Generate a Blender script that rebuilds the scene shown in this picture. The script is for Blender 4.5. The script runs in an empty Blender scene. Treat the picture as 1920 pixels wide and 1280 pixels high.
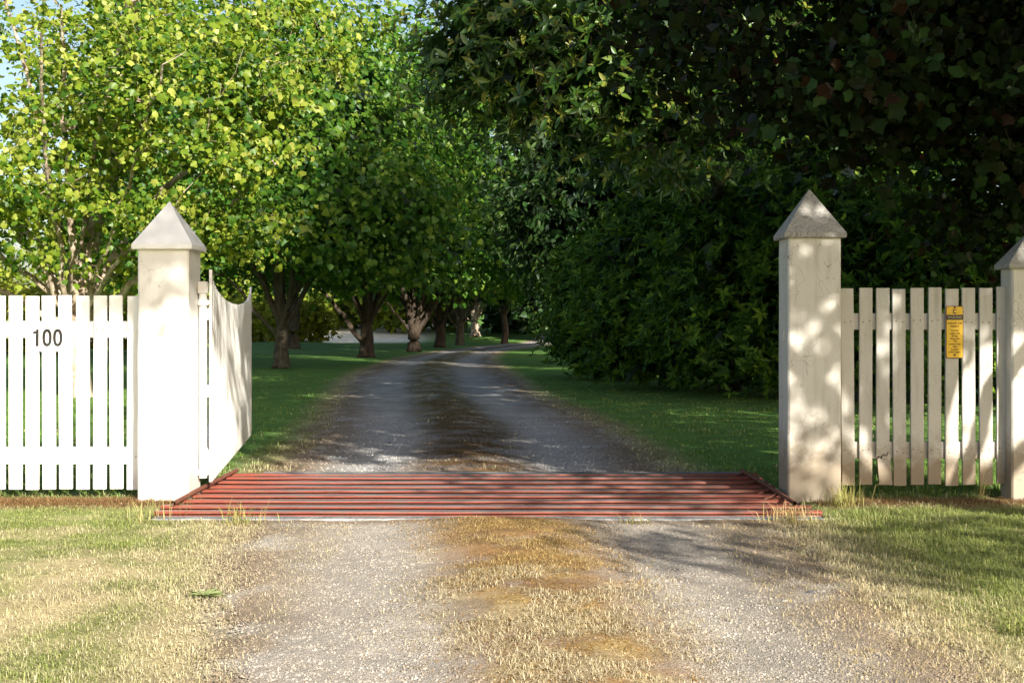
import bpy, math
import numpy as np
from mathutils import Matrix, Vector
R = math.radians
sc = bpy.context.scene
COL = sc.collection

# ------------------------------------------------------------------ camera, sky, sun, exposure
cam_d = bpy.data.cameras.new('camera')
cam = bpy.data.objects.new('camera', cam_d); COL.objects.link(cam)
cam.location = (0, 0, 1.28); cam.rotation_euler = (R(90), 0, 0)
cam_d.sensor_width = 36; cam_d.lens = 45.0; cam_d.shift_y = -28/1920
cam_d.clip_start = 0.05; cam_d.clip_end = 2000
sc.camera = cam
SUN_EL, SUN_AZ = 24.0, 28.0          # elevation; degrees to the right of straight behind the camera
ce, se = math.cos(R(SUN_EL)), math.sin(R(SUN_EL)); ca, sa = math.cos(R(SUN_AZ)), math.sin(R(SUN_AZ))
TO_SUN = Vector((sa*ce, -ca*ce, se))
w = bpy.data.worlds.new('World'); sc.world = w; w.use_nodes = True
nt = w.node_tree; bg = nt.nodes['Background']
sky = nt.nodes.new('ShaderNodeTexSky'); sky.sky_type = 'NISHITA'; sky.sun_disc = False
sky.sun_elevation = R(SUN_EL); sky.sun_rotation = math.atan2(TO_SUN.x, TO_SUN.y)
sky.air_density = 1.0; sky.dust_density = 2.5; sky.ozone_density = 0.4
nt.links.new(sky.outputs[0], bg.inputs[0]); bg.inputs[1].default_value = 0.075
sun_d = bpy.data.lights.new('sun', 'SUN'); sun_d.energy = 5.0; sun_d.angle = R(0.53); sun_d.color = (1.0, 0.92, 0.79)
sun = bpy.data.objects.new('sun', sun_d); COL.objects.link(sun)
sun.rotation_euler = (-TO_SUN).to_track_quat('-Z', 'Y').to_euler(); sun.location = TO_SUN*60
vs = sc.view_settings; vs.view_transform = 'Standard'; vs.look = 'None'; vs.gamma = 1.0; vs.use_curve_mapping = False
vs.exposure = 1.45
cy = sc.cycles; cy.use_denoising = True
cy.max_bounces = 6; cy.diffuse_bounces = 3; cy.glossy_bounces = 2; cy.transmission_bounces = 3; cy.transparent_max_bounces = 4
cy.caustics_reflective = False; cy.caustics_refractive = False; cy.sample_clamp_indirect = 6.0

# ------------------------------------------------------------------ helpers
def rng(s): return np.random.default_rng(s)
def _h(ix, iy, s):
    n = (ix.astype(np.int64)*374761393 + iy.astype(np.int64)*668265263 + s*974634777) & 0x7fffffff
    n = ((n ^ (n >> 13))*1274126177) & 0x7fffffff
    return ((n ^ (n >> 16)) & 0xffff)/65535.0
def vnoise(x, y, s=0):
    x = np.asarray(x, float); y = np.asarray(y, float)
    ix = np.floor(x); iy = np.floor(y); fx = x-ix; fy = y-iy
    fx = fx*fx*(3-2*fx); fy = fy*fy*(3-2*fy)
    a = _h(ix, iy, s); b = _h(ix+1, iy, s); c = _h(ix, iy+1, s); d = _h(ix+1, iy+1, s)
    return (a*(1-fx)+b*fx)*(1-fy)+(c*(1-fx)+d*fx)*fy
def fbm(x, y, s=0, o=4):
    t = 0; a = .5; n = 0
    for i in range(o):
        t = t+a*vnoise(x*2**i, y*2**i, s+i*17); n += a; a *= .55
    return t/n
def sstep(a, b, x):
    t = np.clip((x-a)/(b-a), 0, 1); return t*t*(3-2*t)
def unit(v): return v/np.maximum(np.linalg.norm(v, axis=-1, keepdims=True), 1e-9)

def add(name, data, parent=None, loc=None, rot=None, **p):
    o = bpy.data.objects.new(name, data); COL.objects.link(o)
    if parent is not None: o.parent = parent
    if loc is not None: o.location = loc
    if rot is not None: o.rotation_euler = rot
    for k, v in p.items(): o[k] = v
    return o
def mesh_np(name, V, F, mat, attrs=None, smooth=False):
    V = np.ascontiguousarray(V, np.float32); F = np.ascontiguousarray(F, np.int32)
    me = bpy.data.meshes.new(name); m, k = F.shape
    me.vertices.add(len(V)); me.vertices.foreach_set('co', V.ravel())
    me.loops.add(m*k); me.loops.foreach_set('vertex_index', F.ravel())
    me.polygons.add(m); me.polygons.foreach_set('loop_start', np.arange(0, m*k, k, dtype=np.int32))
    if smooth: me.polygons.foreach_set('use_smooth', np.ones(m, bool))
    for n, a in (attrs or {}).items():
        a = np.asarray(a, np.float32)
        if a.ndim == 1:
            me.attributes.new(n, 'FLOAT', 'POINT').data.foreach_set('value', a)
        else:
            c4 = np.ones((len(a), 4), np.float32); c4[:, :3] = a
            me.attributes.new(n, 'FLOAT_COLOR', 'POINT').data.foreach_set('color', c4.ravel())
    me.update(calc_edges=True); me.validate()
    if mat: me.materials.append(mat)
    return me
def mesh_py(name, V, F, mat, smooth=False):
    me = bpy.data.meshes.new(name); me.from_pydata([tuple(v) for v in V], [], [tuple(f) for f in F])
    if smooth:
        for p in me.polygons: p.use_smooth = True
    me.update()
    if mat: me.materials.append(mat)
    return me
def box_geo(x0, x1, y0, y1, z0, z1, b=0.0):
    """a box with chamfered vertical and horizontal edges"""
    if b <= 0:
        V = [(x, y, z) for z in (z0, z1) for (x, y) in ((x0, y0), (x1, y0), (x1, y1), (x0, y1))]
        return V, [(3, 2, 1, 0), (4, 5, 6, 7), (0, 1, 5, 4), (1, 2, 6, 5), (2, 3, 7, 6), (3, 0, 4, 7)]
    def ring(z, i):
        a = [(x0+i, y0+i), (x1-i, y0+i), (x1-i, y1-i), (x0+i, y1-i)]
        pts = [(x0+b+0*i, y0+i), (x1-b, y0+i), (x1-i, y0+b), (x1-i, y1-b), (x1-b, y1-i), (x0+b, y1-i), (x0+i, y1-b), (x0+i, y0+b)]
        return [(p[0], p[1], z) for p in pts]
    V = ring(z0, b*.8)+ring(z0+b, 0)+ring(z1-b, 0)+ring(z1, b*.8); F = []
    for r in range(3):
        for i in range(8):
            j = (i+1) % 8; F.append((r*8+i, r*8+j, r*8+8+j, r*8+8+i))
    F.append(tuple(range(7, -1, -1))); F.append(tuple(range(24, 32)))
    return V, F
def box(name, x0, x1, y0, y1, z0, z1, mat, parent=None, b=0.004, **p):
    V, F = box_geo(x0, x1, y0, y1, z0, z1, b)
    return add(name, mesh_py(name, V, F, mat), parent, **p)
def tube(P, Rr, n=6, cap=True):
    """tube along points P with radii Rr -> V, quads"""
    P = np.asarray(P, float); Rr = np.asarray(Rr, float); m = len(P)
    T = np.gradient(P, axis=0); T = unit(T)
    ref = np.array([0, 0, 1.0]) if abs(T[0, 2]) < .8 else np.array([1.0, 0, 0])
    U = unit(np.cross(T, ref)); W = np.cross(T, U)
    a = np.linspace(0, 2*np.pi, n, endpoint=False)
    V = P[:, None, :]+Rr[:, None, None]*(np.cos(a)[None, :, None]*U[:, None, :]+np.sin(a)[None, :, None]*W[:, None, :])
    i = np.arange(m-1)[:, None]*n; j = np.arange(n)[None, :]; k = (j+1) % n
    F = np.stack([i+j, i+k, i+n+k, i+n+j], -1).reshape(-1, 4)
    return V.reshape(-1, 3), F
def joinVF(L):
    Vs, Fs, o = [], [], 0
    for V, F in L:
        Vs.append(V); Fs.append(F+o); o += len(V)
    return np.concatenate(Vs), np.concatenate(Fs)
def bez(p0, p1, p2, n):
    t = np.linspace(0, 1, n)[:, None]
    return (1-t)**2*p0+2*t*(1-t)*p1+t*t*p2

# ------------------------------------------------------------------ materials
def new_mat(name):
    m = bpy.data.materials.new(name); m.use_nodes = True
    t = m.node_tree; t.nodes.clear()
    out = t.nodes.new('ShaderNodeOutputMaterial')
    return m, t, out
def N(t, kind, **kw):
    n = t.nodes.new(kind)
    for k, v in kw.items():
        if k.startswith('i_'):
            key = k[2:]; key = int(key) if key.isdigit() else key.replace('_', ' ')
            n.inputs[key].default_value = v
        else: setattr(n, k, v)
    return n
def ramp(t, src, stops, interp='LINEAR'):
    r = t.nodes.new('ShaderNodeValToRGB'); e = r.color_ramp; e.interpolation = interp
    while len(e.elements) > 1: e.elements.remove(e.elements[-1])
    for i, (p, c) in enumerate(stops):
        el = e.elements[0] if i == 0 else e.elements.new(p)
        el.position = p; el.color = (c[0], c[1], c[2], 1) if not np.isscalar(c) else (c, c, c, 1)
    t.links.new(src, r.inputs[0]); return r.outputs[0]
def mixc(t, fac, a, b, mode='MIX'):
    n = t.nodes.new('ShaderNodeMix'); n.data_type = 'RGBA'; n.blend_type = mode
    for sock, v in ((n.inputs[0], fac), (n.inputs[6], a), (n.inputs[7], b)):
        if isinstance(v, bpy.types.NodeSocket): t.links.new(v, sock)
        elif np.isscalar(v): sock.default_value = v
        else: sock.default_value = (v[0], v[1], v[2], 1)
    return n.outputs[2]
def math_n(t, op, a, b=0.0):
    n = t.nodes.new('ShaderNodeMath'); n.operation = op
    for s, v in ((n.inputs[0], a), (n.inputs[1], b)):
        if isinstance(v, bpy.types.NodeSocket): t.links.new(v, s)
        else: s.default_value = v
    return n.outputs[0]
def noise(t, scale, detail=4, rough=.6, vec=None, dist=0.0):
    n = N(t, 'ShaderNodeTexNoise'); n.inputs['Scale'].default_value = scale; n.inputs['Detail'].default_value = detail
    n.inputs['Roughness'].default_value = rough; n.inputs['Distortion'].default_value = dist
    if vec is not None: t.links.new(vec, n.inputs['Vector'])
    return n.outputs['Fac']
def position(t): return N(t, 'ShaderNodeNewGeometry').outputs['Position']
def bump(t, h, dist, strength=1.0, normal=None):
    b = N(t, 'ShaderNodeBump'); b.inputs['Distance'].default_value = dist; b.inputs['Strength'].default_value = strength
    t.links.new(h, b.inputs['Height'])
    if normal is not None: t.links.new(normal, b.inputs['Normal'])
    return b.outputs[0]
def principled(t, out, col, rough=.6, nrm=None, spec=.4, metal=0.0):
    p = N(t, 'ShaderNodeBsdfPrincipled')
    for key, v in (('Base Color', col), ('Roughness', rough), ('Metallic', metal), ('Specular IOR Level', spec)):
        s = p.inputs[key]
        if isinstance(v, bpy.types.NodeSocket): t.links.new(v, s)
        elif np.isscalar(v): s.default_value = v
        else: s.default_value = (v[0], v[1], v[2], 1)
    if nrm is not None: t.links.new(nrm, p.inputs['Normal'])
    t.links.new(p.outputs[0], out.inputs[0]); return p

def leaf_mat(name, stops, trans=.35, gloss=.06, rough=.35, tint=(1.25, 1.2, .45)):
    m, t, out = new_mat(name)
    a = N(t, 'ShaderNodeAttribute', attribute_name='rnd').outputs['Fac']
    c = ramp(t, a, stops)
    nz = noise(t, 35, 2)
    c = mixc(t, 1.0, c, ramp(t, nz, [(.3, .78), (.7, 1.15)]), 'MULTIPLY')
    d = N(t, 'ShaderNodeBsdfDiffuse'); t.links.new(c, d.inputs[0])
    tr = N(t, 'ShaderNodeBsdfTranslucent'); t.links.new(mixc(t, 1.0, c, tint, 'MULTIPLY'), tr.inputs[0])
    mx = N(t, 'ShaderNodeMixShader'); mx.inputs[0].default_value = trans
    t.links.new(d.outputs[0], mx.inputs[1]); t.links.new(tr.outputs[0], mx.inputs[2])
    g = N(t, 'ShaderNodeBsdfGlossy'); g.inputs['Roughness'].default_value = rough; g.inputs[0].default_value = (.9, .95, 1, 1)
    m2 = N(t, 'ShaderNodeMixShader')
    fr = N(t, 'ShaderNodeLayerWeight'); fr.inputs[0].default_value = .35
    t.links.new(math_n(t, 'MULTIPLY', math_n(t, 'ADD', fr.outputs['Fresnel'], .12), gloss*4), m2.inputs[0])
    t.links.new(mx.outputs[0], m2.inputs[1]); t.links.new(g.outputs[0], m2.inputs[2])
    t.links.new(m2.outputs[0], out.inputs[0]); return m
M = {}
M['plane_leaf'] = leaf_mat('plane_leaf', [(0, (.03, .085, .010)), (.25, (.065, .15, .014)), (.5, (.15, .235, .02)), (.78, (.25, .315, .034)), (1, (.36, .40, .085))], .5, .018, .4, (1.3, 1.2, .35))
M['avenue_leaf'] = leaf_mat('avenue_leaf', [(0, (.022, .085, .010)), (.4, (.055, .145, .014)), (.8, (.105, .20, .02)), (1, (.18, .26, .032))], .42, .02, .4)
M['far_leaf'] = leaf_mat('far_leaf', [(0, (.08, .14, .016)), (.5, (.16, .22, .022)), (1, (.25, .28, .04))], .4, .01, .5)
M['bright_leaf'] = leaf_mat('bright_leaf', [(0, (.14, .18, .02)), (.5, (.23, .26, .025)), (1, (.32, .31, .05))], .4, .01, .5)
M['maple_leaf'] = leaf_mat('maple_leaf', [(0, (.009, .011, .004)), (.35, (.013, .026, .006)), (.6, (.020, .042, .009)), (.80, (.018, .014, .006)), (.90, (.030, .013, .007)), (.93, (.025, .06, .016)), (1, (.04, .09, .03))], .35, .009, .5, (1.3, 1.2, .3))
M['laurel_leaf'] = leaf_mat('laurel_leaf', [(0, (.022, .065, .008)), (.5, (.05, .115, .012)), (.85, (.10, .165, .018)), (1, (.20, .21, .03))], .28, .05, .38)
M['shrub_leaf'] = leaf_mat('shrub_leaf', [(0, (.022, .068, .008)), (.5, (.06, .145, .013)), (.85, (.115, .22, .018)), (1, (.17, .28, .028))], .3, .018, .45)
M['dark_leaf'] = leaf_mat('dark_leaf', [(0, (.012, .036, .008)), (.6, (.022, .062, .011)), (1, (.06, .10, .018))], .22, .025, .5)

def bark_mat(name, c0, c1, scale=14, lichen=None):
    m, t, out = new_mat(name)
    tc = N(t, 'ShaderNodeTexCoord').outputs['Object']
    mp = N(t, 'ShaderNodeMapping'); mp.inputs['Scale'].default_value = (1, 1, .35); t.links.new(tc, mp.inputs[0])
    n1 = noise(t, scale, 6, .65, mp.outputs[0], .6)
    vo = N(t, 'ShaderNodeTexVoronoi', feature='DISTANCE_TO_EDGE'); vo.inputs['Scale'].default_value = scale*.9; t.links.new(mp.outputs[0], vo.inputs['Vector'])
    c = mixc(t, ramp(t, n1, [(.32, 0), (.68, 1)]), c0, c1)
    if lichen:
        c = mixc(t, ramp(t, noise(t, 5, 4, .6, tc), [(.5, 0), (.62, .8)]), c, lichen)
    h = math_n(t, 'ADD', n1, math_n(t, 'MULTIPLY', ramp(t, vo.outputs['Distance'], [(0, 0), (.25, 1)]), .5))
    principled(t, out, c, .9, bump(t, h, .03, .9), .2); return m
M['bark'] = bark_mat('bark', (.042, .034, .027), (.12, .10, .08), 9, (.10, .105, .075))
M['pale_bark'] = bark_mat('pale_bark', (.16, .12, .085), (.42, .35, .27), 7, (.5, .44, .36))
M['dark_bark'] = bark_mat('dark_bark', (.03, .022, .016), (.085, .065, .05), 10)

def paint_mat(name, base, dirt, amount=.5, splash=.45, z_splash=.35, speck=.5, crack=0.0):
    """weathered off-white paint: fine pores, streaks, and mud splashed up from the soil"""
    m, t, out = new_mat(name)
    pos = position(t)
    sx = N(t, 'ShaderNodeSeparateXYZ'); t.links.new(pos, sx.inputs[0])
    stretched = N(t, 'ShaderNodeMapping'); stretched.inputs['Scale'].default_value = (6, 6, .7); t.links.new(pos, stretched.inputs[0])
    streak = noise(t, 3, 5, .6, stretched.outputs[0])
    big = noise(t, 2.2, 4, .6, pos)
    fine = noise(t, 140, 3, .7, pos)
    c = mixc(t, ramp(t, big, [(.35, 0), (.75, .5*amount)]), base, tuple(b*d for b, d in zip(base, (.86, .83, .76))))
    c = mixc(t, ramp(t, streak, [(.5, 0), (.8, .55*amount)]), c, dirt)
    c = mixc(t, ramp(t, fine, [(.60, 0), (.72, speck*amount)]), c, tuple(d*.7 for d in dirt))
    lo = math_n(t, 'SUBTRACT', 1.0, math_n(t, 'DIVIDE', sx.outputs[2], z_splash))
    sp = math_n(t, 'ADD', math_n(t, 'MULTIPLY', noise(t, 9, 5, .7, pos), 1.2), -.55)
    mask = math_n(t, 'ADD', lo, sp)
    c = mixc(t, math_n(t, 'MULTIPLY', ramp(t, mask, [(.05, 0), (.6, 1)]), splash), c, (.22, .175, .12))
    if crack > 0:
        vo = N(t, 'ShaderNodeTexVoronoi', feature='DISTANCE_TO_EDGE'); vo.inputs['Scale'].default_value = 1.6
        cm = N(t, 'ShaderNodeMapping'); cm.inputs['Scale'].default_value = (4, 4, 1); t.links.new(pos, cm.inputs[0])
        wv = N(t, 'ShaderNodeVectorMath', operation='ADD'); t.links.new(cm.outputs[0], wv.inputs[0])
        wn = N(t, 'ShaderNodeTexNoise'); wn.inputs['Scale'].default_value = 7; t.links.new(pos, wn.inputs['Vector'])
        t.links.new(wn.outputs['Color'], wv.inputs[1]); t.links.new(wv.outputs[0], vo.inputs['Vector'])
        cr = math_n(t, 'MULTIPLY', ramp(t, vo.outputs['Distance'], [(0, 1), (.012, 0)]), ramp(t, noise(t, 3.1, 3, .6, pos), [(.5, 0), (.6, crack)]))
        c = mixc(t, cr, c, (.13, .11, .085))
    h = math_n(t, 'ADD', math_n(t, 'MULTIPLY', fine, .5), big)
    principled(t, out, c, .62, bump(t, h, .004, .5), .35); return m
M['white_paint'] = paint_mat('white_paint', (.76, .76, .75), (.52, .47, .38), .35, .3, .22, .3)
M['post_paint'] = paint_mat('post_paint', (.68, .675, .665), (.50, .45, .36), .45, .35, .3, .4, .5)
M['cream_paint'] = paint_mat('cream_paint', (.55, .54, .51), (.30, .27, .22), 1.0, .85, .6, .8, .9)
M['grey_paint'] = paint_mat('grey_paint', (.47, .46, .435), (.20, .18, .14), .95, .95, .45, 1.0)
M['cap_white'] = paint_mat('cap_white', (.76, .775, .80), (.5, .48, .44), .3, 0, .1, .2)
M['gate_paint'] = paint_mat('gate_paint', (.66, .66, .65), (.5, .48, .42), .35, .25, .3, .25)

def conc_mat(name, a, b, sc_=60):
    m, t, out = new_mat(name); pos = position(t)
    f = noise(t, sc_, 6, .75, pos); g = noise(t, 5, 5, .65, pos)
    c = mixc(t, ramp(t, f, [(.35, 0), (.65, 1)]), a, b)
    c = mixc(t, ramp(t, g, [(.5, 0), (.68, .7)]), c, (.40, .39, .36))
    c = mixc(t, ramp(t, noise(t, 16, 5, .7, pos), [(.58, 0), (.66, .6)]), c, (.08, .075, .07))
    principled(t, out, c, .9, bump(t, math_n(t, 'ADD', f, g), .008, .8), .2); return m
M['cap_stone'] = conc_mat('cap_stone', (.20, .195, .19), (.42, .41, .39))
M['concrete'] = conc_mat('concrete', (.20, .20, .20), (.40, .39, .37), 40)
M['kerb'] = conc_mat('kerb', (.10, .105, .11), (.22, .225, .23), 40)
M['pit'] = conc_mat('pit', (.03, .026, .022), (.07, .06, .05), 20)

def rail_mat():
    m, t, out = new_mat('red_oxide_paint'); pos = position(t)
    geo = N(t, 'ShaderNodeNewGeometry'); sn = N(t, 'ShaderNodeSeparateXYZ'); t.links.new(geo.outputs['Normal'], sn.inputs[0])
    sp = N(t, 'ShaderNodeSeparateXYZ'); t.links.new(pos, sp.inputs[0])
    mp = N(t, 'ShaderNodeMapping'); mp.inputs['Scale'].default_value = (1.2, 8, 8); t.links.new(pos, mp.inputs[0])
    n1 = noise(t, 3, 5, .65, mp.outputs[0]); n2 = noise(t, 90, 3, .7, pos)
    red = mixc(t, ramp(t, n1, [(.3, 0), (.75, 1)]), (.14, .028, .018), (.25, .056, .032))
    red = mixc(t, ramp(t, n2, [(.6, 0), (.74, .6)]), red, (.10, .045, .03))
    red = mixc(t, ramp(t, noise(t, 6, 5, .7, pos), [(.48, 0), (.70, .7)]), red, (.11, .065, .042))
    steel = mixc(t, n1, (.10, .105, .11), (.22, .22, .22))
    ax = math_n(t, 'ABSOLUTE', math_n(t, 'ADD', sp.outputs[0], .15))
    inner = ramp(t, math_n(t, 'ADD', math_n(t, 'MULTIPLY', ax, .4), math_n(t, 'MULTIPLY', n1, .25)), [(.70, 1), (.95, 0)])
    wear = math_n(t, 'MULTIPLY', ramp(t, sn.outputs[2], [(.5, 0), (.8, 1)]), inner)
    wear = math_n(t, 'MULTIPLY', wear, ramp(t, n1, [(.2, .55), (.6, 1)]))
    c = mixc(t, wear, red, steel)
    p = principled(t, out, c, ramp(t, n1, [(.2, .38), (.8, .62)]), bump(t, n2, .002, .4), .5)
    t.links.new(math_n(t, 'MULTIPLY', wear, .55), p.inputs['Metallic']); return m
M['rail'] = rail_mat()
def flat_mat(name, c, rough=.5, spec=.4, metal=0.0, var=.2):
    m, t, out = new_mat(name); n1 = noise(t, 40, 4, .7, position(t))
    col = mixc(t, 1.0, c, ramp(t, n1, [(.3, 1-var), (.7, 1+var*.5)]), 'MULTIPLY')
    principled(t, out, col, rough, None, spec, metal); return m
M['rust'] = flat_mat('rusty_bar', (.15, .055, .035), .75, .3, 0, .5)
M['sign_white'] = flat_mat('sign_white', (.80, .79, .77), .4, .4, 0, .05)
M['digit'] = flat_mat('digit_paint', (.018, .018, .018), .5, .4, 0, .15)
M['sign_yellow'] = flat_mat('sign_yellow', (.70, .44, .022), .45, .4, 0, .18)
M['sign_black'] = flat_mat('sign_black', (.016, .015, .014), .5, .4, 0, .2)
M['sign_print'] = flat_mat('sign_print', (.15, .085, .015), .6, .3, 0, .3)
M['sign_pale'] = flat_mat('sign_pale', (.40, .34, .22), .6, .3, 0, .3)
M['screw'] = flat_mat('screw', (.12, .07, .04), .6, .4, .4, .4)

def ground_mat():
    m, t, out = new_mat('ground_soil'); pos = position(t)
    c = N(t, 'ShaderNodeAttribute', attribute_name='gcol').outputs['Color']
    gr = N(t, 'ShaderNodeAttribute', attribute_name='gravel').outputs['Fac']
    vo = N(t, 'ShaderNodeTexVoronoi'); vo.inputs['Scale'].default_value = 130; t.links.new(pos, vo.inputs['Vector'])
    bw = N(t, 'ShaderNodeRGBToBW'); t.links.new(vo.outputs['Color'], bw.inputs[0])
    stone = ramp(t, bw.outputs[0], [(.15, .72), (.5, .98), (.85, 1.25)])
    f = noise(t, 45, 5, .75, pos)
    soft = ramp(t, f, [(.28, .6), (.72, 1.4)])
    c = mixc(t, 1.0, c, mixc(t, gr, soft, stone), 'MULTIPLY')
    c = mixc(t, 1.0, c, ramp(t, noise(t, 1.3, 6, .65, pos), [(.3, .8), (.7, 1.2)]), 'MULTIPLY')
    hs = ramp(t, vo.outputs['Distance'], [(0, 1), (.6, 0)])
    h = math_n(t, 'ADD', math_n(t, 'MULTIPLY', hs, gr), f)
    principled(t, out, c, .92, bump(t, h, .008, .9), .15); return m
M['ground'] = ground_mat()
def attr_mat(name, trans=0.0, rough=.8, spec=.2):
    m, t, out = new_mat(name)
    c = N(t, 'ShaderNodeAttribute', attribute_name='gcol').outputs['Color']
    if trans > 0:
        d = N(t, 'ShaderNodeBsdfDiffuse'); tr = N(t, 'ShaderNodeBsdfTranslucent'); t.links.new(c, d.inputs[0])
        t.links.new(mixc(t, 1.0, c, (1.15, 1.1, .6), 'MULTIPLY'), tr.inputs[0])
        mx = N(t, 'ShaderNodeMixShader'); mx.inputs[0].default_value = trans
        t.links.new(d.outputs[0], mx.inputs[1]); t.links.new(tr.outputs[0], mx.inputs[2])
        t.links.new(mx.outputs[0], out.inputs[0])
    else:
        c = mixc(t, 1.0, c, ramp(t, noise(t, 220, 2, .6, position(t)), [(.3, .75), (.7, 1.2)]), 'MULTIPLY')
        principled(t, out, c, rough, None, spec)
    return m
M['grass'] = attr_mat('grass_blade', .3)
M['stone'] = attr_mat('gravel_stone')

# ------------------------------------------------------------------ terrain fields
DR = np.array([(-6, -1.1, 1.65), (4.6, -1.1, 1.62), (6, -1.32, 1.6), (8.2, -1.62, 1.6), (8.6, -1.8, 1.65), (11.1, -1.95, 1.2), (14, -2.05, 1.15),
               (16.7, -2.3, 1.0), (21, -2.75, .55), (25, -3.15, .2), (30, -3.7, -.05), (38, -4.2, -.5), (50, -4.4, -1.0), (65, -3.8, -.8),
               (80, -2.2, .9), (95, 0, 3.2), (115, 4, 7.5), (140, 11, 15)], float)
def drive_lr(y): return np.interp(y, DR[:, 0], DR[:, 1]), np.interp(y, DR[:, 0], DR[:, 2])
PX0, PX1, PY0, PY1 = -2.46, 2.12, 8.60, 11.02      # the pit under the cattle grid
def height(x, y):
    z = .05*sstep(1.9, 2.7, x)*sstep(6.5, 9.3, y)*(1-sstep(13, 20, y))
    z = z+(fbm(x*1.3, y*1.3, 3)-.5)*.04*sstep(.9, 2.2, np.abs(x))
    l, r = drive_lr(y); u = (x-l)/(r-l)
    z = z+.035*np.exp(-((u-.49)/.13)**2)-.02*np.exp(-((u-.2)/.13)**2)-.02*np.exp(-((u-.78)/.13)**2)
    z = z*(1-np.exp(-((y-9.8)/1.35)**6)) - .012*np.exp(-((y-9.8)/1.3)**6)
    z = z+np.clip(y-98, 0, 60)*.052*sstep(96, 112, y)
    z = z+.35*np.exp(-(((x+14)/6)**2+((y-78)/7)**2))
    return z
C_ = lambda *a: np.array(a, float)
def lerp(a, b, f): return a+(b-a)*f[..., None]
def fields(x, y):
    """albedo, gravel weight, green-grass weight, dry weight at ground points"""
    l, r = drive_lr(y); u = (x-l)/(r-l)
    wob = (fbm(x*1.6, y*1.1, 11)-.5)*.5; fine = fbm(x*9, y*9, 21)
    n = fbm(x*.9, y*.9, 31); n2 = fbm(x*3.5, y*3.5, 41)
    inside = sstep(-.10, .03, u+wob*.25)*(1-sstep(.97, 1.12, u+wob*.25))
    near = 1-sstep(8, 11.5, y)
    cen = np.exp(-((u-.50+wob*.12)/np.where(y < 9, .165, .19))**4)
    # verge
    green = sstep(.33, .62, n*.6+n2*.4 + np.where(x > 0, .12, .03)*near + .35*(1-near))
    edge_d = np.where(x < (l+r)/2, l-x, x-r)              # distance outside the drive
    dryness = np.clip(1-sstep(.05, .75, edge_d+wob*.5), 0, 1)
    green = green*(1-dryness*.9)
    fence_litter = np.exp(-((y-9.38+wob*.2)/.26)**2)*(np.abs(x) > 2.2)
    green = green*(1-fence_litter)
    grass = lerp(C_(.36, .30, .17)+0*x[..., None], lerp(C_(.16, .19, .055)+0*x[..., None], C_(.085, .18, .036)+0*x[..., None], 1-near), green)
    grass = lerp(grass, C_(.17, .105, .055), fence_litter)
    bare = dryness*sstep(.42, .62, n2)*(edge_d < .8)
    grass = lerp(grass, C_(.20, .15, .10), bare*.7)
    grav = lerp(C_(.30, .275, .243)+0*x[..., None], C_(.37, .34, .298)+0*x[..., None], n2)
    grav = lerp(grav, C_(.34, .345, .36)+0*x[..., None], sstep(9.5, 12, y)*.85)  # gravel past the grid coloured blue-grey: the cast of shade put into its colour
    moss = lerp(C_(.23, .125, .045)+0*x[..., None], C_(.25, .155, .035)+0*x[..., None], sstep(.45, .65, fbm(x*4, y*4, 51, 2))*(y < 9))
    moss = lerp(moss, C_(.36, .29, .16)+0*x[..., None], sstep(.45, .7, n2)*(y < 9)*(.25+.6*(1-sstep(5.5, 7, y))))
    moss = lerp(moss, C_(.105, .062, .032)+0*x[..., None], sstep(.48, .70, fbm(x*5, y*5, 61, 2))*(y < 9)*.6)
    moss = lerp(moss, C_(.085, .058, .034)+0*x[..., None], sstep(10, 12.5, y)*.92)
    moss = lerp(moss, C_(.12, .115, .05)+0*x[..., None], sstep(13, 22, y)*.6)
    dr = lerp(grav, moss, cen*(.55+.45*sstep(.3, .6, n2)))
    shoulder = (np.exp(-((u-.0)/.13)**2)+np.exp(-((u-1.0)/.13)**2))
    dr = lerp(dr, C_(.20, .15, .10)+0*x[..., None], np.clip(shoulder, 0, 1)*.85*sstep(.25, .5, n2))
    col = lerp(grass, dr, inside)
    lip = np.exp(-((y-8.45)/.10)**2)*(np.abs(x) < 2.5)
    col = lerp(col, C_(.16, .10, .05), lip*.6)
    pale = sstep(97, 103, y)*(1-sstep(-9.0, -5.5, x))
    col = lerp(col, C_(.78, .71, .57)+0*x[..., None], pale)
    col = col*(.85+.3*fine[..., None])
    return np.clip(col, .005, .9), inside*(1-cen*.8)*(1-pale), green*(1-inside), np.clip(dryness+fence_litter, 0, 1), cen*inside, edge_d
# the ground: one sheet to the horizon, with the pit left open
def axis(parts):
    a = np.unique(np.round(np.concatenate(parts), 4)); return a[np.insert(np.diff(a) > .006, 0, True)]
gx = axis([np.linspace(-4.6, -2.46, 32), np.linspace(-2.46, 2.12, 66), np.linspace(2.12, 4.6, 36), np.array([-500, -300, -200, -140, 140, 200, 300, 500.]),
           -np.geomspace(4.7, 100, 55), np.geomspace(4.7, 100, 40)])
gy = axis([np.array([-200, -100, -60, -40, -30, -20, -12, -8, -5, -3, -1, 0, 1, 2.]), np.linspace(2.6, 8.60, 100), np.linspace(8.60, 11.02, 24), np.linspace(11.02, 18, 60),
           np.geomspace(18.1, 140, 90), np.geomspace(142, 900, 30)])
X, Y = np.meshgrid(gx, gy); nx_ = len(gx)
i, j = np.meshgrid(np.arange(len(gy)-1), np.arange(nx_-1), indexing='ij')
F = np.stack([i*nx_+j, i*nx_+j+1, (i+1)*nx_+j+1, (i+1)*nx_+j], -1)
cx_ = (gx[j]+gx[j+1])/2; cy_ = (gy[i]+gy[i+1])/2
keep = ~((cx_ > PX0) & (cx_ < PX1) & (cy_ > PY0) & (cy_ < PY1))
V = np.stack([X, Y, height(X, Y)], -1).reshape(-1, 3)
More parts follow.
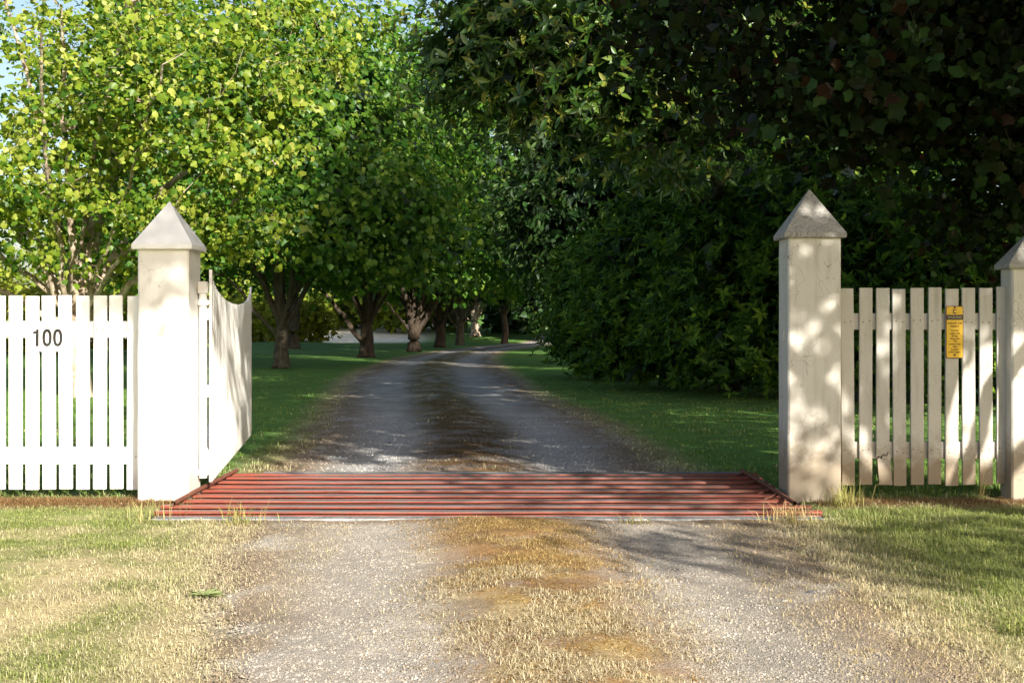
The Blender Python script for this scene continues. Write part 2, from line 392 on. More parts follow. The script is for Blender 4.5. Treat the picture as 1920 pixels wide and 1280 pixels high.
col, grv, grn, dry, cen, _ = fields(V[:, 0], V[:, 1])
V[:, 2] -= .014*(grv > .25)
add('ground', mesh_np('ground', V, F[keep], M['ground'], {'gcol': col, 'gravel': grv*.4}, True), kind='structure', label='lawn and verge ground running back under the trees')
# the gravel drive: a ribbon before the grid and one beyond it, edges ragged and sinking into the verge
def ribbon(ys, nu):
    l, r = drive_lr(ys); u = np.linspace(-.1, 1.1, nu)
    xx = l[:, None]+(r-l)[:, None]*u[None, :]; yy = np.repeat(ys[:, None], nu, 1)
    edge = np.minimum(u+.1, 1.1-u)[None, :]*(r-l)[:, None]
    zz = height(xx, yy)+.006-.05*(1-sstep(0, .34, edge+(fbm(xx*3, yy*3, 77)-.5)*.45))
    zz = zz+(fbm(xx*14, yy*14, 5)-.5)*.012*(yy < 20)
    V = np.stack([xx, yy, zz], -1).reshape(-1, 3); m = len(ys)
    i, j = np.meshgrid(np.arange(m-1), np.arange(nu-1), indexing='ij')
    F = np.stack([i*nu+j, i*nu+j+1, (i+1)*nu+j+1, (i+1)*nu+j], -1).reshape(-1, 4)
    return V, F
A = ribbon(np.concatenate([np.linspace(-5, 2.9, 12), np.linspace(3, 8.50, 130)]), 90)
B = ribbon(np.concatenate([np.linspace(11.16, 18, 90), np.geomspace(18.1, 138, 80)]), 64)
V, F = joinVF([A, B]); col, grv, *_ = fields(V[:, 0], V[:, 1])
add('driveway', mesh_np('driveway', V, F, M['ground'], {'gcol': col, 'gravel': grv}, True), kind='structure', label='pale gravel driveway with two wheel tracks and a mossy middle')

# ------------------------------------------------------------------ gate posts
def post(name, label, x0, x1, y0, y1, z0, z1, apex, mat, capmat, over=.036, lean=0.0, crack=False):
    cx, cyy = (x0+x1)/2, (y0+y1)/2
    t = add(name, None, loc=(cx, cyy, 0), label=label, category='gate post')
    t.empty_display_size = .1
    hw, hd = (x1-x0)/2, (y1-y0)/2
    nz = 14; b = .012; rings = []
    for k in range(nz):
        f = k/(nz-1); z = z0+(z1-z0)*f; g = 1+.012*(1-f)
        for (px, py) in ((-hw+b, -hd), (hw-b, -hd), (hw, -hd+b), (hw, hd-b), (hw-b, hd), (-hw+b, hd), (-hw, hd-b), (-hw, -hd+b)):
            jx = (vnoise(px*9+3, z*4, 5)-.5)*.006; rings.append((px*g+jx+lean*f, py*g+jx, z))
    F = [(k*8+i, k*8+(i+1) % 8, k*8+8+(i+1) % 8, k*8+8+i) for k in range(nz-1) for i in range(8)]
    F.append(tuple(range((nz-1)*8, nz*8)))
    shaft = add('shaft', mesh_py('shaft', rings, F, mat), t)
    ow, od = hw+over, hd+over; r = .024; tz = z1+.002
    V = []
    for (a, z, s) in ((0, tz-.012, .975), (1, tz-.006, 1.0), (2, tz+r, 1.0)):
        for (sx, sy) in ((-1, -1), (1, -1), (1, 1), (-1, 1)):
            V.append((sx*ow*s+lean, sy*od*s, z))
    n_lv = 7
    for q in range(1, n_lv):
        f = q/n_lv
        for (sx, sy) in ((-1, -1), (1, -1), (1, 1), (-1, 1)):
            V.append((sx*ow*(1-f)+lean, sy*od*(1-f), tz+r+(apex-tz-r)*f))
    V.append((lean, 0, apex)); nr = 3+n_lv-1
    F = [(3, 2, 1, 0)]+[(k*4+i, k*4+(i+1) % 4, k*4+4+(i+1) % 4, k*4+4+i) for k in range(nr-1) for i in range(4)]
    F += [((nr-1)*4+i, (nr-1)*4+(i+1) % 4, len(V)-1) for i in range(4)]
    add('cap', mesh_py('cap', V, F, capmat), t)
    return t
post('gate_post', 'white square gate post with white pyramid cap and the hinged gate', -2.764, -2.390, 9.45, 9.82, -.3, 1.859, 2.223, M['post_paint'], M['cap_white'], .036)
pr = post('gate_post', 'cream square gate post with rough grey pyramid cap beside the cattle grid', 2.040, 2.429, 9.45, 9.79, -.3, 1.945, 2.312, M['cream_paint'], M['cap_stone'], .034)
post('fence_post', 'shorter cream post with grey cap where the picket fence with yellow sign ends', 3.712, 4.06, 9.50, 9.73, -.3, 1.72, 2.00, M['cream_paint'], M['cap_stone'], .034)
post('fence_post', 'shorter white post beyond the picket fence with number plate', -4.31, -4.05, 9.50, 9.73, -.3, 1.66, 1.96, M['post_paint'], M['cap_white'], .034)
# old latch bracket on the inner face of the right post
V, F = box_geo(2.022, 2.042, 9.54, 9.58, 1.17, 1.25, .004)
lb = add('latch_bracket', mesh_py('latch_bracket', V, F, M['cream_paint']), pr); lb.matrix_parent_inverse = Matrix.Translation((-2.2345, -9.62, 0))

# ------------------------------------------------------------------ picket fences
def disc(name, r, th, mat, n=12):
    a = np.linspace(0, 2*np.pi, n, endpoint=False)
    V = [(r*math.cos(q), 0, r*math.sin(q)) for q in a]+[(r*.7*math.cos(q), -th, r*.7*math.sin(q)) for q in a]
    F = [(i, (i+1) % n, n+(i+1) % n, n+i) for i in range(n)]+[tuple(range(n, 2*n))]
    return mesh_py(name, V, F, mat)
def fence(label, xs, wd, z0, z1, y, rails, rx, mat, broken=None, seed=0):
    g = rng(seed); t = add('picket_fence', None, loc=((xs[0]+xs[-1])/2, y, 0), label=label, category='picket fence')
    ox, oy = t.location.x, t.location.y
    V, F = box_geo(-wd/2, wd/2, -.011, .011, 0, z1-z0, .003); me = mesh_py('picket', V, F, mat)
    nail = disc('nail', .0055, .0015, M['screw'])
    for k, x in enumerate(xs):
        if k == broken: continue
        pk = add('picket', me, t, (x+wd/2-ox, g.normal(0, .0015), z0+g.normal(0, .004)), (g.normal(0, .003), g.normal(0, .003), g.normal(0, .01)))
        for (ra, rb) in rails:
            for sx in (-.24, .24): add('nail', nail, pk, (wd*sx+g.normal(0, .004), -.0105, (ra+rb)/2-z0+g.normal(0, .008)))
    if broken is not None:
        x = xs[broken]+wd/2-ox; zb = .30
        # upper piece with a jagged break, lower piece tilted and hanging
        n = 8; top = [(-wd/2+wd*i/(n-1), zb+(.0 + .035*(i/(n-1))+.012*math.sin(i*2.3))) for i in range(n)]
        def slab(pts):
            m = len(pts); Vv = [(p[0], -.011, p[1]) for p in pts]+[(p[0], .011, p[1]) for p in pts]
            Ff = [tuple(range(m)), tuple(range(2*m-1, m-1, -1))]+[(i, m+i, m+(i+1) % m, (i+1) % m) for i in range(m)]
            return Vv, Ff
        Vv, Ff = slab(top+[(wd/2, z1), (-wd/2, z1)]); add('picket', mesh_py('picket', Vv, Ff, mat), t, (x, -.002, 0), label='split picket with its lower end broken off')
        low = [(-wd/2, z0+.004), (wd/2, z0-.002)]+[(p[0], p[1]-.012) for p in reversed(top)]
        Vv, Ff = slab(low); o = add('broken_picket_end', mesh_py('broken_picket_end', Vv, Ff, mat), t, (x-.008, -.008, 0))
        c = Vector((0, 0, zb)); o.matrix_local = Matrix.Translation((x+.004, -.008, 0)) @ Matrix.Translation(c) @ Matrix.Rotation(R(-4.5), 4, 'Y') @ Matrix.Translation(-c)
    for (a, b) in rails:
        V, F = box_geo(rx[0]-ox, rx[1]-ox, .014, .056, a, b, .004); add('rail', mesh_py('rail', V, F, mat), t)
    return t
fence('white picket fence carrying the number plate', [-2.897-.1266*k for k in range(9, -1, -1)], .099, .058, 1.513, 9.63,
      [(1.196, 1.32), (.245, .373)], (-4.045, -2.768), M['white_paint'], seed=1)
fence('weathered cream picket fence with a broken picket and yellow sign', [2.480+.1295*k for k in range(10)], .098, .090, 1.569, 9.63,
      [(1.256, 1.38), (.285, .413)], (2.433, 3.701), M['grey_paint'], broken=2, seed=2)

# ------------------------------------------------------------------ signs
def text_mesh(name, body, size, mat, ext=.0006, align='CENTER', sx=1.0, bold=0.0):
    cu = bpy.data.curves.new(name, 'FONT'); cu.body = body; cu.size = size; cu.extrude = ext; cu.align_x = align; cu.align_y = 'CENTER'; cu.offset = bold
    cu.resolution_u = 6
    tmp = bpy.data.objects.new(name, cu); COL.objects.link(tmp); dg = bpy.context.evaluated_depsgraph_get()
    me = bpy.data.meshes.new_from_object(tmp.evaluated_get(dg)); bpy.data.objects.remove(tmp); bpy.data.curves.remove(cu)
    me.transform(Matrix.Diagonal((sx, 1, 1, 1))); me.transform(Matrix.Rotation(R(90), 4, 'X'))
    me.materials.clear(); me.materials.append(mat); me.name = name; return me
def rounded_plate(name, w, h, th, r, mat):
    pts = []
    for (cx, cz, a0) in ((w/2-r, h/2-r, 0), (-w/2+r, h/2-r, 90), (-w/2+r, -h/2+r, 180), (w/2-r, -h/2+r, 270)):
        for k in range(5): a = R(a0+k*22.5); pts.append((cx+r*math.cos(a), cz+r*math.sin(a)))
    m = len(pts); V = [(p[0], 0, p[1]) for p in pts]+[(p[0], -th, p[1]) for p in pts]
    F = [tuple(range(m-1, -1, -1))[::-1], tuple(range(2*m-1, m-1, -1))]+[(i, m+i, m+(i+1) % m, (i+1) % m) for i in range(m)]
    return mesh_py(name, V, F, mat)
k_ = 9.615/2400
t = add('house_number_plate', None, loc=((88.5-960)*k_, 9.615, 1.28+(612-633)*k_), label='white plate with dark house number 100 on the picket fence', category='number plate')
add('plate', rounded_plate('plate', .272, .205, .003, .006, M['sign_white']), t)
def digit_mesh(ch):
    if ch == '1':
        pts = [(-.004, -.065), (.020, -.065), (.020, .065), (.004, .065), (-.004, .051), (-.024, .046), (-.024, .028), (-.004, .030)]
        m = len(pts); V = [(x, 0, z) for x, z in pts]+[(x, .001, z) for x, z in pts]
        return mesh_py('digit', V, [tuple(range(m))]+[(i, m+i, m+(i+1) % m, (i+1) % m) for i in range(m)], M['digit'])
    n = 40; V = []
    for (rx, rz, y) in ((.036, .066, 0), (.0135, .043, 0), (.036, .066, .001), (.0135, .043, .001)):
        for q in range(n):
            a = q*2*math.pi/n; c_, s_ = math.cos(a), math.sin(a); V.append((rx*math.copysign(abs(c_)**.85, c_), y, rz*math.copysign(abs(s_)**.85, s_)))
    F = [(q, (q+1) % n, n+(q+1) % n, n+q) for q in range(n)]+[(q, 2*n+q, 2*n+(q+1) % n, (q+1) % n) for q in range(n)]+[(n+q, n+(q+1) % n, 3*n+(q+1) % n, 3*n+q) for q in range(n)]
    return mesh_py('digit', V, F, M['digit'])
for ch, px in (('1', 68.0), ('0', 88.5), ('0', 108.5)):
    add('digit', digit_mesh(ch), t, ((px-88.5)*k_, -.0042, .0))
for dz in (.085, -.088): add('screw', disc('screw', .006, .002, M['screw']), t, (0, -.0032, dz))

t = add('warning_sign', None, loc=((1790-960)*9.61/2400, 9.612, 1.28+(612-622.5)*9.61/2400), label='yellow cable warning sign screwed to a picket of the weathered fence', category='warning sign')
W_, H_ = .130, .392
add('border', rounded_plate('border', W_, H_, .0022, .014, M['rust']), t)
add('plate', rounded_plate('plate', W_-.009, H_-.010, .0012, .011, M['sign_yellow']), t, (0, -.0026, 0))
V, F = box_geo(-.0605, .0605, -.0052, -.0042, .093, .130, 0); add('header_band', mesh_py('header_band', V, F, M['sign_black']), t)
def sign_text(s, z, size, mat, sx=.9, b=0.0):
    me = text_mesh('lettering', s, size, mat, .0003, 'CENTER', sx, b); add('lettering', me, t, (0, -.0056 if mat is M['sign_pale'] else -.0044, z))
sign_text('WARNING', .111, .026, M['sign_pale'], .86, .0004)
for s, z, size in (('CABLE IN THIS', .066, .0185), ('VICINITY', .043, .0185), ('To avoid', .012, .018), ('costly cable', -.009, .018), ('damage', -.029, .018),
                   ('Please Dial', -.049, .018), ('1100', -.068, .018), ('underground', -.089, .018), ('cable', -.109, .018), ('locations', -.129, .018), ('before digging', -.149, .0175)):
    sign_text(s, z, size, M['sign_print'], .9, .0005)
# emblem: a short bar above a curled hook
V, F = box_geo(-.016, .016, -.0050, -.0044, .164, .169, 0); em = mesh_py('emblem_bar', V, F, M['sign_black']); add('emblem_bar', em, t)
a = np.linspace(R(75), R(330), 14); ro = np.linspace(.0165, .016, 14); ri = np.linspace(.012, .004, 14)
V = [(ro[q]*math.cos(a[q]), -.0048, .151+ro[q]*.9*math.sin(a[q])) for q in range(14)]+[(ri[q]*math.cos(a[q]), -.0048, .151+ri[q]*.9*math.sin(a[q])) for q in range(14)]
F = [(q, q+1, 15+q, 14+q) for q in range(13)]; add('emblem_hook', mesh_py('emblem_hook', V, F, M['sign_black']), t)
for dz in (.184, -.170): add('screw', disc('screw', .0085, .003, M['screw']), t, (0, -.0042, dz))

# ------------------------------------------------------------------ the open gate
g0 = Vector((-2.319, 9.80, 0)); g1 = Vector((-2.890, 14.10, 0)); gd = (g1-g0); GL = gd.length; ang = math.atan2(gd.y, gd.x)
t = add('gate', None, loc=g0, rot=(0, 0, ang), label='white picket gate with scooped top standing open along the lawn', category='gate')
npk = 34; pw = .088; pit = (GL-pw)/(npk-1)
for k in range(npk):
    x0 = k*pit; u0, u1 = (x0/GL)*2-1, ((x0+pw)/GL)*2-1
    zt = lambda u: 1.715-.226*math.sqrt(max(0, 1-abs(u)**2.3))
    b = .003; Z0 = .092
    V = [(x0, -.022, Z0), (x0+pw, -.022, Z0), (x0+pw, 0, Z0), (x0, 0, Z0), (x0, -.022, zt(u0)), (x0+pw, -.022, zt(u1)), (x0+pw, 0, zt(u1)), (x0, 0, zt(u0))]
    F = [(3, 2, 1, 0), (4, 5, 6, 7), (0, 1, 5, 4), (1, 2, 6, 5), (2, 3, 7, 6), (3, 0, 4, 7)]
    add('picket', mesh_py('picket', V, F, M['gate_paint']), t)
for (a, b) in ((.19, .285), (.74, .83), (1.33, 1.425)):
    box('rail', .004, GL-.004, .0025, .05, a, b, M['gate_paint'], t)
for xx in (.0, GL-.09): box('stile', xx, xx+.09, .0525, .095, .13, 1.50, M['gate_paint'], t)
ba = math.atan2(1.04, GL-.3); o = box('brace', 0, math.hypot(GL-.3, 1.04), .0525, .092, -.045, .045, M['gate_paint'], t); o.location = (.15, 0, .25); o.rotation_euler = (0, -ba, 0)
# hinge pole with its two collars, in the gate's own frame
def local(p): return Matrix.Rotation(-ang, 3, 'Z') @ (Vector(p)-g0)
hp = local((-2.352, 9.74, 0)); 
V, F = tube([(hp.x, hp.y, .13), (hp.x, hp.y, .8), (hp.x, hp.y, 1.53)], [.031]*3, 16)
pole = add('hinge_pole', mesh_np('hinge_pole', V, F, M['gate_paint'], None, True), t)
V, F = box_geo(hp.x-.038, hp.x+.038, hp.y-.038, hp.y+.038, 1.53, 1.622, .008); add('pole_block', mesh_py('pole_block', V, F, M['gate_paint']), pole)
for z in (1.462, .172):
    a = local((-2.41, 9.74, 0)); c = local((-2.30, 9.745, 0))
    V, F = tube([(a.x, a.y, z), (hp.x, hp.y, z), (c.x, c.y, z)], [.020, .022, .018], 12); add('hinge_bracket', mesh_np('hinge_bracket', V, F, M['gate_paint'], None, True), pole)
    V, F = tube([(hp.x, hp.y, z-.022), (hp.x, hp.y, z), (hp.x, hp.y, z+.022)], [.042]*3, 16); add('hinge_collar', mesh_np('hinge_collar', V, F, M['gate_paint'], None, True), pole)
V, F = tube([(hp.x, hp.y, .40), (hp.x+.03, hp.y-.01, .33), (hp.x+.035, hp.y-.012, .24)], [.018, .03, .028], 10); add('hinge_lug', mesh_np('hinge_lug', V, F, M['gate_paint'], None, True), pole)

# ------------------------------------------------------------------ cattle grid
t = add('cattle_grid', None, loc=(-.15, 9.8, 0), label='red steel cattle grid set across the drive between the gate posts', category='cattle grid')
def gbox(name, x0, x1, y0, y1, z0, z1, mat, b=.004):
    V, F = box_geo(x0+.15, x1+.15, y0-9.8, y1-9.8, z0, z1, b); return add(name, mesh_py(name, V, F, mat), t)
g = rng(5)
ys = [8.735, 9.005, 9.28, 9.555, 9.835, 10.115, 10.385, 10.665, 10.90]
for k, y in enumerate(ys):
    xl, xr = -2.46, 2.10
    if 9.30 < y+.04 and y-.05 < 9.90: xl, xr = -2.378, 2.020
    elif k == 0: xl, xr = -2.44, 2.11
    if k >= 5: xl, xr = -2.40, 2.04+.02*k*.3
    z1 = .028+g.normal(0, .0015)
    # rounded-top channel: top plate with two down-turned flanges
    V = []; prof = [(-.012, -.12), (-.012, z1-.017), (-.040, z1-.017), (-.040, z1-.007), (-.035, z1-.002), (-.026, z1), (.026, z1), (.035, z1-.002), (.040, z1-.007), (.040, z1-.017), (.012, z1-.017), (.012, -.12)]
    xs = np.linspace(xl, xr, 14)
    for x in xs:
        dz = g.normal(0, .0012)
        for (a, b) in prof: V.append((x+.15, y-9.8+a, b+(dz if b > 0 else 0)))
    n = len(prof); F = [(i*n+q, i*n+q+1, (i+1)*n+q+1, (i+1)*n+q) for i in range(13) for q in range(n-1)]
    F += [tuple(range(n-1, -1, -1)), tuple(range(13*n, 14*n))]
    F = [tuple(reversed(f)) for f in F]
    add('rail', mesh_py('rail', V, F, M['rail']), t)
gbox('kerb', -2.41, 2.09, 8.52, 8.66, -.3, .000, M['kerb'], .012)
gbox('kerb', -2.16, 2.02, 10.99, 11.15, -.3, .020, M['kerb'], .014)
for x in (-2.365, 1.975):
    V, F = tube([(x+.15, -.86, .046), (x+.15, 0, .050), (x+.15, 1.20, .047)], [.0165]*3, 10); sb = add('side_bar', mesh_np('side_bar', V, F, M['rust'], None, True), t)
    if x > 0:
        for yy in (9.42, 9.70, 10.25, 10.80):
            V, F = tube([(x+.13-.11, yy-9.8, .004), (x+.145, yy-9.8+.05, .045)], [.010, .010], 6); add('stay', mesh_np('stay', V, F, M['rust'], None, True), sb)
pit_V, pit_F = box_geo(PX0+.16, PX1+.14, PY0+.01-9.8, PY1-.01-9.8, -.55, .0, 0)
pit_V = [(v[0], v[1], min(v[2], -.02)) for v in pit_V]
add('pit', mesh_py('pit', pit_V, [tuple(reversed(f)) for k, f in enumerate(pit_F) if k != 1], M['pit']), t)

# ------------------------------------------------------------------ foliage
def leaf_geo(kind):
    """leaf outline (tip along +y, curled in z) as a few triangles"""
    if kind == 'maple':
        half = [(.12, -.03), (.32, -.06), (.46, .07), (.44, .22), (.58, .36), (.63, .56), (.44, .58), (.33, .66), (.20, .84)]
    elif kind == 'maple_mid': half = [(.44, .08), (.59, .48), (.29, .68)]
    elif kind == 'maple_far': half = [(.5, .15), (.34, .55)]
    elif kind == 'ellip': half = [(.17, .33), (.15, .66)]
    elif kind == 'lance': half = [(.20, .45)]
    o = [(0, 0)]+half+[(0, 1.03)]+[(-x, y) for x, y in half][::-1]
    if kind == 'maple': V = [(0, .38)]+o; F = [(0, 1+i, 1+(i+1) % len(o)) for i in range(len(o))]
    else: V = o; F = [(0, i, i+1) for i in range(1, len(o)-1)]
    V = np.array(V, float)
    z = -.42*np.abs(V[:, 0])**1.3-.26*V[:, 1]**2+.05*np.sin(V[:, 1]*7+V[:, 0]*5)
    if kind in ('ellip', 'lance'): z = .30*np.abs(V[:, 0])-.14*V[:, 1]**2
    return np.stack([V[:, 0], V[:, 1], z], 1), np.array(F)
def frames(nrm, tip):
    zx = unit(nrm); yx = tip-zx*np.sum(tip*zx, 1, keepdims=True); yx = unit(yx); xx = np.cross(yx, zx)
    return np.stack([xx, yx, zx], -1)
def scatter(geo, pos, rot, s):
    V, F = geo; n = len(pos); k = len(V)
    W = np.einsum('nij,kj->nki', rot, V)*s[:, None, None]+pos[:, None, :]
    FF = F[None]+(np.arange(n)*k)[:, None, None]
    return W.reshape(-1, 3), FF.reshape(-1, F.shape[1]), k
def in_frame(p):
    y = np.maximum(p[:, 1], .1); px = p[:, 0]/y; pz = (p[:, 2]-1.28)/y
    return (p[:, 1] > 4) & (np.abs(px) < .402) & (pz < .257) & (pz > -.28)

def sample_ell(g, ells, n, bias=.45):
    """points in a union of ellipsoids (x,y,z,rx,ry,rz,weight), denser towards the skin"""
    wts = np.array([e[6] for e in ells], float); wts /= wts.sum(); pick = g.choice(len(ells), n, p=wts)
    E = np.array([e[:6] for e in ells])[pick]; d = unit(g.normal(size=(n, 3))); r = g.random(n)**bias
    return E[:, :3]+d*r[:, None]*E[:, 3:6], E
def make_tree(name, label, base, trunk_pts, trunk_r, limbs, ells, n_clump, per, clump_r, size, kind, lmat, bmat, seed, reject=None, cat='tree', group=None,
              n_leaf_parts=0, droop=.35, up=.8, rosette=False, extra=None, twig=.012, leafsort=None, z_min=None, bias=.45, core=0, core_size=.6, core_in=.72, front=1.0, core_ells=None, sunface=.0, part_kind=None):
    g = rng(seed); t = add(name, None, loc=base, label=label, category=cat)
    t.empty_display_size = .3
    if group: t['group'] = group
    B = np.array(base, float)
    TP = np.array(trunk_pts, float); tt = np.linspace(0, 1, len(TP)); fine = np.linspace(0, 1, 24)**1.5
    P = np.stack([np.interp(fine, tt, TP[:, i]) for i in range(3)], 1)
    for i in (0, 1): P[1:-1, i] += np.interp(fine, np.linspace(0, 1, 7), g.normal(0, trunk_r*.16, 7))[1:-1]
    rad = trunk_r*(1-.45*fine)*(1+.38*np.exp(-(P[:, 2]-P[0, 2])/.28))
    V, F = tube(P, rad, 12)
    V = V+unit(V-np.repeat(P, 12, 0))*(fbm(np.arctan2(V[:, 1]-np.repeat(P[:, 1], 12), V[:, 0]-np.repeat(P[:, 0], 12))*2.2+9, V[:, 2]*.35, seed, 2)-.5)[:, None]*trunk_r*.28
    add('trunk', mesh_np('trunk', V, F, bmat, None, True), t)
    pts = [P[5:]]; prad = [rad[5:]]
    for (f, e, r0) in limbs:
        p0 = np.array([np.interp(f, fine, P[:, i]) for i in range(3)]); e = np.array(e, float)
        mid = p0+(e-p0)*np.array([.40, .40, .52])+g.normal(0, .12, 3)*np.linalg.norm(e-p0)*.35
        Q = bez(p0, mid, e, 14); Q[2:-1] += g.normal(0, .02, (11, 3))*np.linalg.norm(e-p0)*.35
        rr = np.linspace(r0, max(.018, r0*.16), 14)
        V, F = tube(Q, rr, 8); add('branch', mesh_np('branch', V, F, bmat, None, True), t)
        pts.append(Q[2:]); prad.append(rr[2:])
    AP = np.concatenate(pts); AR = np.concatenate(prad)
    c, E = sample_ell(g, ells, n_clump, bias)
    c = c-B*0
    if z_min is not None: ok = c[:, 2] > z_min(c); c, E = c[ok], E[ok]
    if reject is not None: ok = ~reject(c, g); c, E = c[ok], E[ok]
    if extra is not None:
        c = np.concatenate([c, extra]); E = np.concatenate([E, np.tile(np.array(ells[0][:6]), (len(extra), 1))])
    if front < 1: ok = (c[:, 1] < E[:, 1]+.3) | (g.random(len(c)) < front); c, E = c[ok], E[ok]
    # twigs from the nearest limb to each clump
    L = []; new_pts = [AP]; new_r = [AR]
    Cl = c-B
    order = np.argsort(np.min(np.linalg.norm(Cl[:, None, :]-AP[None, ::3, :], axis=2), axis=1)) if len(c) < 6000 else np.arange(len(c))
    AP2 = AP.copy(); AR2 = AR.copy()
    for q, k in enumerate(order):
        d = np.linalg.norm(AP2-Cl[k], axis=1) + 1.5*np.maximum(0, AP2[:, 2]-Cl[k, 2]); b = np.argmin(d)
        p0 = AP2[b]; r0 = min(AR2[b]*.7, twig+.010*d[b]); mid = (p0+Cl[k])/2+np.array([0, 0, -.04])*d[b]+g.normal(0, .09, 3)*d[b]
        Q = bez(p0, mid, Cl[k], 5); rr = np.linspace(r0, .004, 5); L.append(tube(Q[::2], rr[::2], 3))
        if d[b] > .45:
            AP2 = np.concatenate([AP2, Q[1:4]]); AR2 = np.concatenate([AR2, rr[1:4]])
    V, F = joinVF(L); o = add('twigs', mesh_np('twigs', V, F, bmat, None, True), t); o['kind'] = 'stuff'
    # leaves
    n = len(c)*per; ci = np.repeat(np.arange(len(c)), per)
    if rosette:
        nr = max(1, per//6); rc = np.repeat(c, nr, 0)+g.normal(size=(len(c)*nr, 3))*clump_r
        oc = unit(unit(np.repeat(c-E[:, :3], nr, 0))*.8+np.array([0, 0, .75])+g.normal(0, .45, (len(rc), 3)))
        nl = 7; axis_ = np.repeat(oc, nl, 0); a = np.tile(np.arange(nl)*2*np.pi/nl, len(rc))+np.repeat(g.random(len(rc))*6.28, nl)+g.normal(0, .25, len(rc)*nl)
        ref = unit(np.cross(axis_, unit(g.normal(size=(len(rc), 3))).repeat(nl, 0))); ref2 = np.cross(axis_, ref)
        lay = np.repeat(g.random(len(rc))*.5+.25, nl)+g.random(len(rc)*nl)*.5
        out_ = ref*np.cos(a)[:, None]+ref2*np.sin(a)[:, None]
        tip = unit(out_+axis_*lay[:, None]*.9); nrm = unit(axis_-out_*lay[:, None]*.6+g.normal(0, .2, axis_.shape))
        pos = np.repeat(rc, nl, 0)+axis_*(g.normal(0, .018, len(tip)))[:, None]; n = len(pos); base_r = np.repeat(np.repeat(g.random(len(c)), nr), nl)
        if reject is not None: pass
    else:
        off = g.normal(size=(n, 3))*clump_r*np.array([1, 1, .72]); pos = c[ci]+off
        outw = unit(pos-E[ci, :3]+0*off)
        nrm = unit(np.array([0, 0, up])+outw*.5+np.array(TO_SUN)*sunface+g.normal(0, .75, (n, 3)))
        tip = unit(outw*.6+g.normal(0, .7, (n, 3))+np.array([0, 0, -droop])); base_r = np.repeat(g.random(len(c)), per)
    zl = pos[:, 2] > .03+size*.4; pos, nrm, tip, base_r = pos[zl], nrm[zl], tip[zl], base_r[zl]; n = len(pos)
    rot = frames(nrm, tip); s = size*(.45+.9*g.random(n)**1.3); rnd = np.clip((base_r-.5)*.6+g.random(n)*.9+.05, 0, 1)
    geo = leaf_geo(kind)
    if n_leaf_parts:
        vis = in_frame(pos); sc_ = np.where(vis, s/np.maximum(pos[:, 1], 1)*(.35+np.abs(rot[:, 1, 2])), 0)
        if leafsort is not None: sc_ = sc_*leafsort(pos)
        top = np.argsort(-sc_)[:n_leaf_parts]; mask = np.ones(n, bool); mask[top] = False
        pg = leaf_geo(part_kind or kind); var = [mesh_np('leaf', pg[0], pg[1], lmat, {'rnd': np.full(len(pg[0]), (v+.5)/12)}, True) for v in range(12)]
        for q in top:
            o = add('leaf', var[min(11, int(rnd[q]*12))], t)
            mm = Matrix(rot[q].tolist()).to_4x4(); o.matrix_local = Matrix.Translation(Vector(pos[q]-B)) @ mm @ Matrix.Scale(s[q], 4)
    else: mask = np.ones(n, bool)
    V, F, k = scatter(geo, pos[mask]-B, rot[mask], s[mask])
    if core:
        # oversized dark leaves added inside the crown to block sun and darken its gaps
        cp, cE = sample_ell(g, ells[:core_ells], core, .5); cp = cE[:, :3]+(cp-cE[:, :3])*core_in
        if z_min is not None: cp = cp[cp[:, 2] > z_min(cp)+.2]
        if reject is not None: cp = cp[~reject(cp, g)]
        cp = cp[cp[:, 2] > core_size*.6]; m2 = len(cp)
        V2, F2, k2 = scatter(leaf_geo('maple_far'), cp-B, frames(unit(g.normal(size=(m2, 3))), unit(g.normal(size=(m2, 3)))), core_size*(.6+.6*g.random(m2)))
        o = add('shade_filler', mesh_np('shade_filler', V2, F2, M['dark_leaf'], {'rnd': np.repeat(g.random(m2)*.5, k2)}, True), t); o['kind'] = 'stuff'
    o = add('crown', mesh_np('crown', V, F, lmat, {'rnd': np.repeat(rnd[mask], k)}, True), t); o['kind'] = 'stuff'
    return t

# --- sun-aligned coordinates: p across the light, q along it; qg = where a point's shadow meets the ground
TANE = math.tan(R(SUN_EL))
def pq(P):
    p = P[:, 0]*ca+P[:, 1]*sa; q = -P[:, 0]*sa+P[:, 1]*ca; return p, q, q+P[:, 2]/TANE
def from_pq(p, qg, z):
    q = qg-z/TANE; return np.stack([p*ca-q*sa, p*sa+q*ca, z+0*p], 1)

# --- the old maple whose crown hangs in from the right; its trunk stands outside the frame
def maple_reject(P, g):
    p, q, qg = pq(P)
    bad = (p < 3.6) | ((p < 5.6) & ((qg < 11.5) | (qg > 21))) | ((p >= 5.6) & (qg < 9.2)) | ((p >= 5.6) & (p < 7.5) & (qg > 27))  # crown cut by where its shadow would land, so chosen spots stay sunlit
    near = (P[:, 1] > .5) & (P[:, 1] < 6.6) & (np.abs(P[:, 0]) < P[:, 1]*.5+.3) & (P[:, 2] < 1.28+.30*P[:, 1])
    front = (P[:, 1] < 9.9) & (P[:, 2] < 2.45) & (P[:, 0] < 4.2)
    leak = (p > 7.6) & (p < 11.2) & (qg > 21.5) & (qg < 33) & (g.random(len(P)) < .85)
    a = P[:, 0]/np.maximum(P[:, 1], .5)*2400+960; b = 612-(P[:, 2]-1.28)/np.maximum(P[:, 1], .5)*2400
    gap = (P[:, 1] > 6) & (a > 1330) & (a < 1930) & (b < 290) & (fbm(a/95.0, b/70.0, 4, 3) > .56)
    return bad | near | front | leak | gap
g = rng(77)
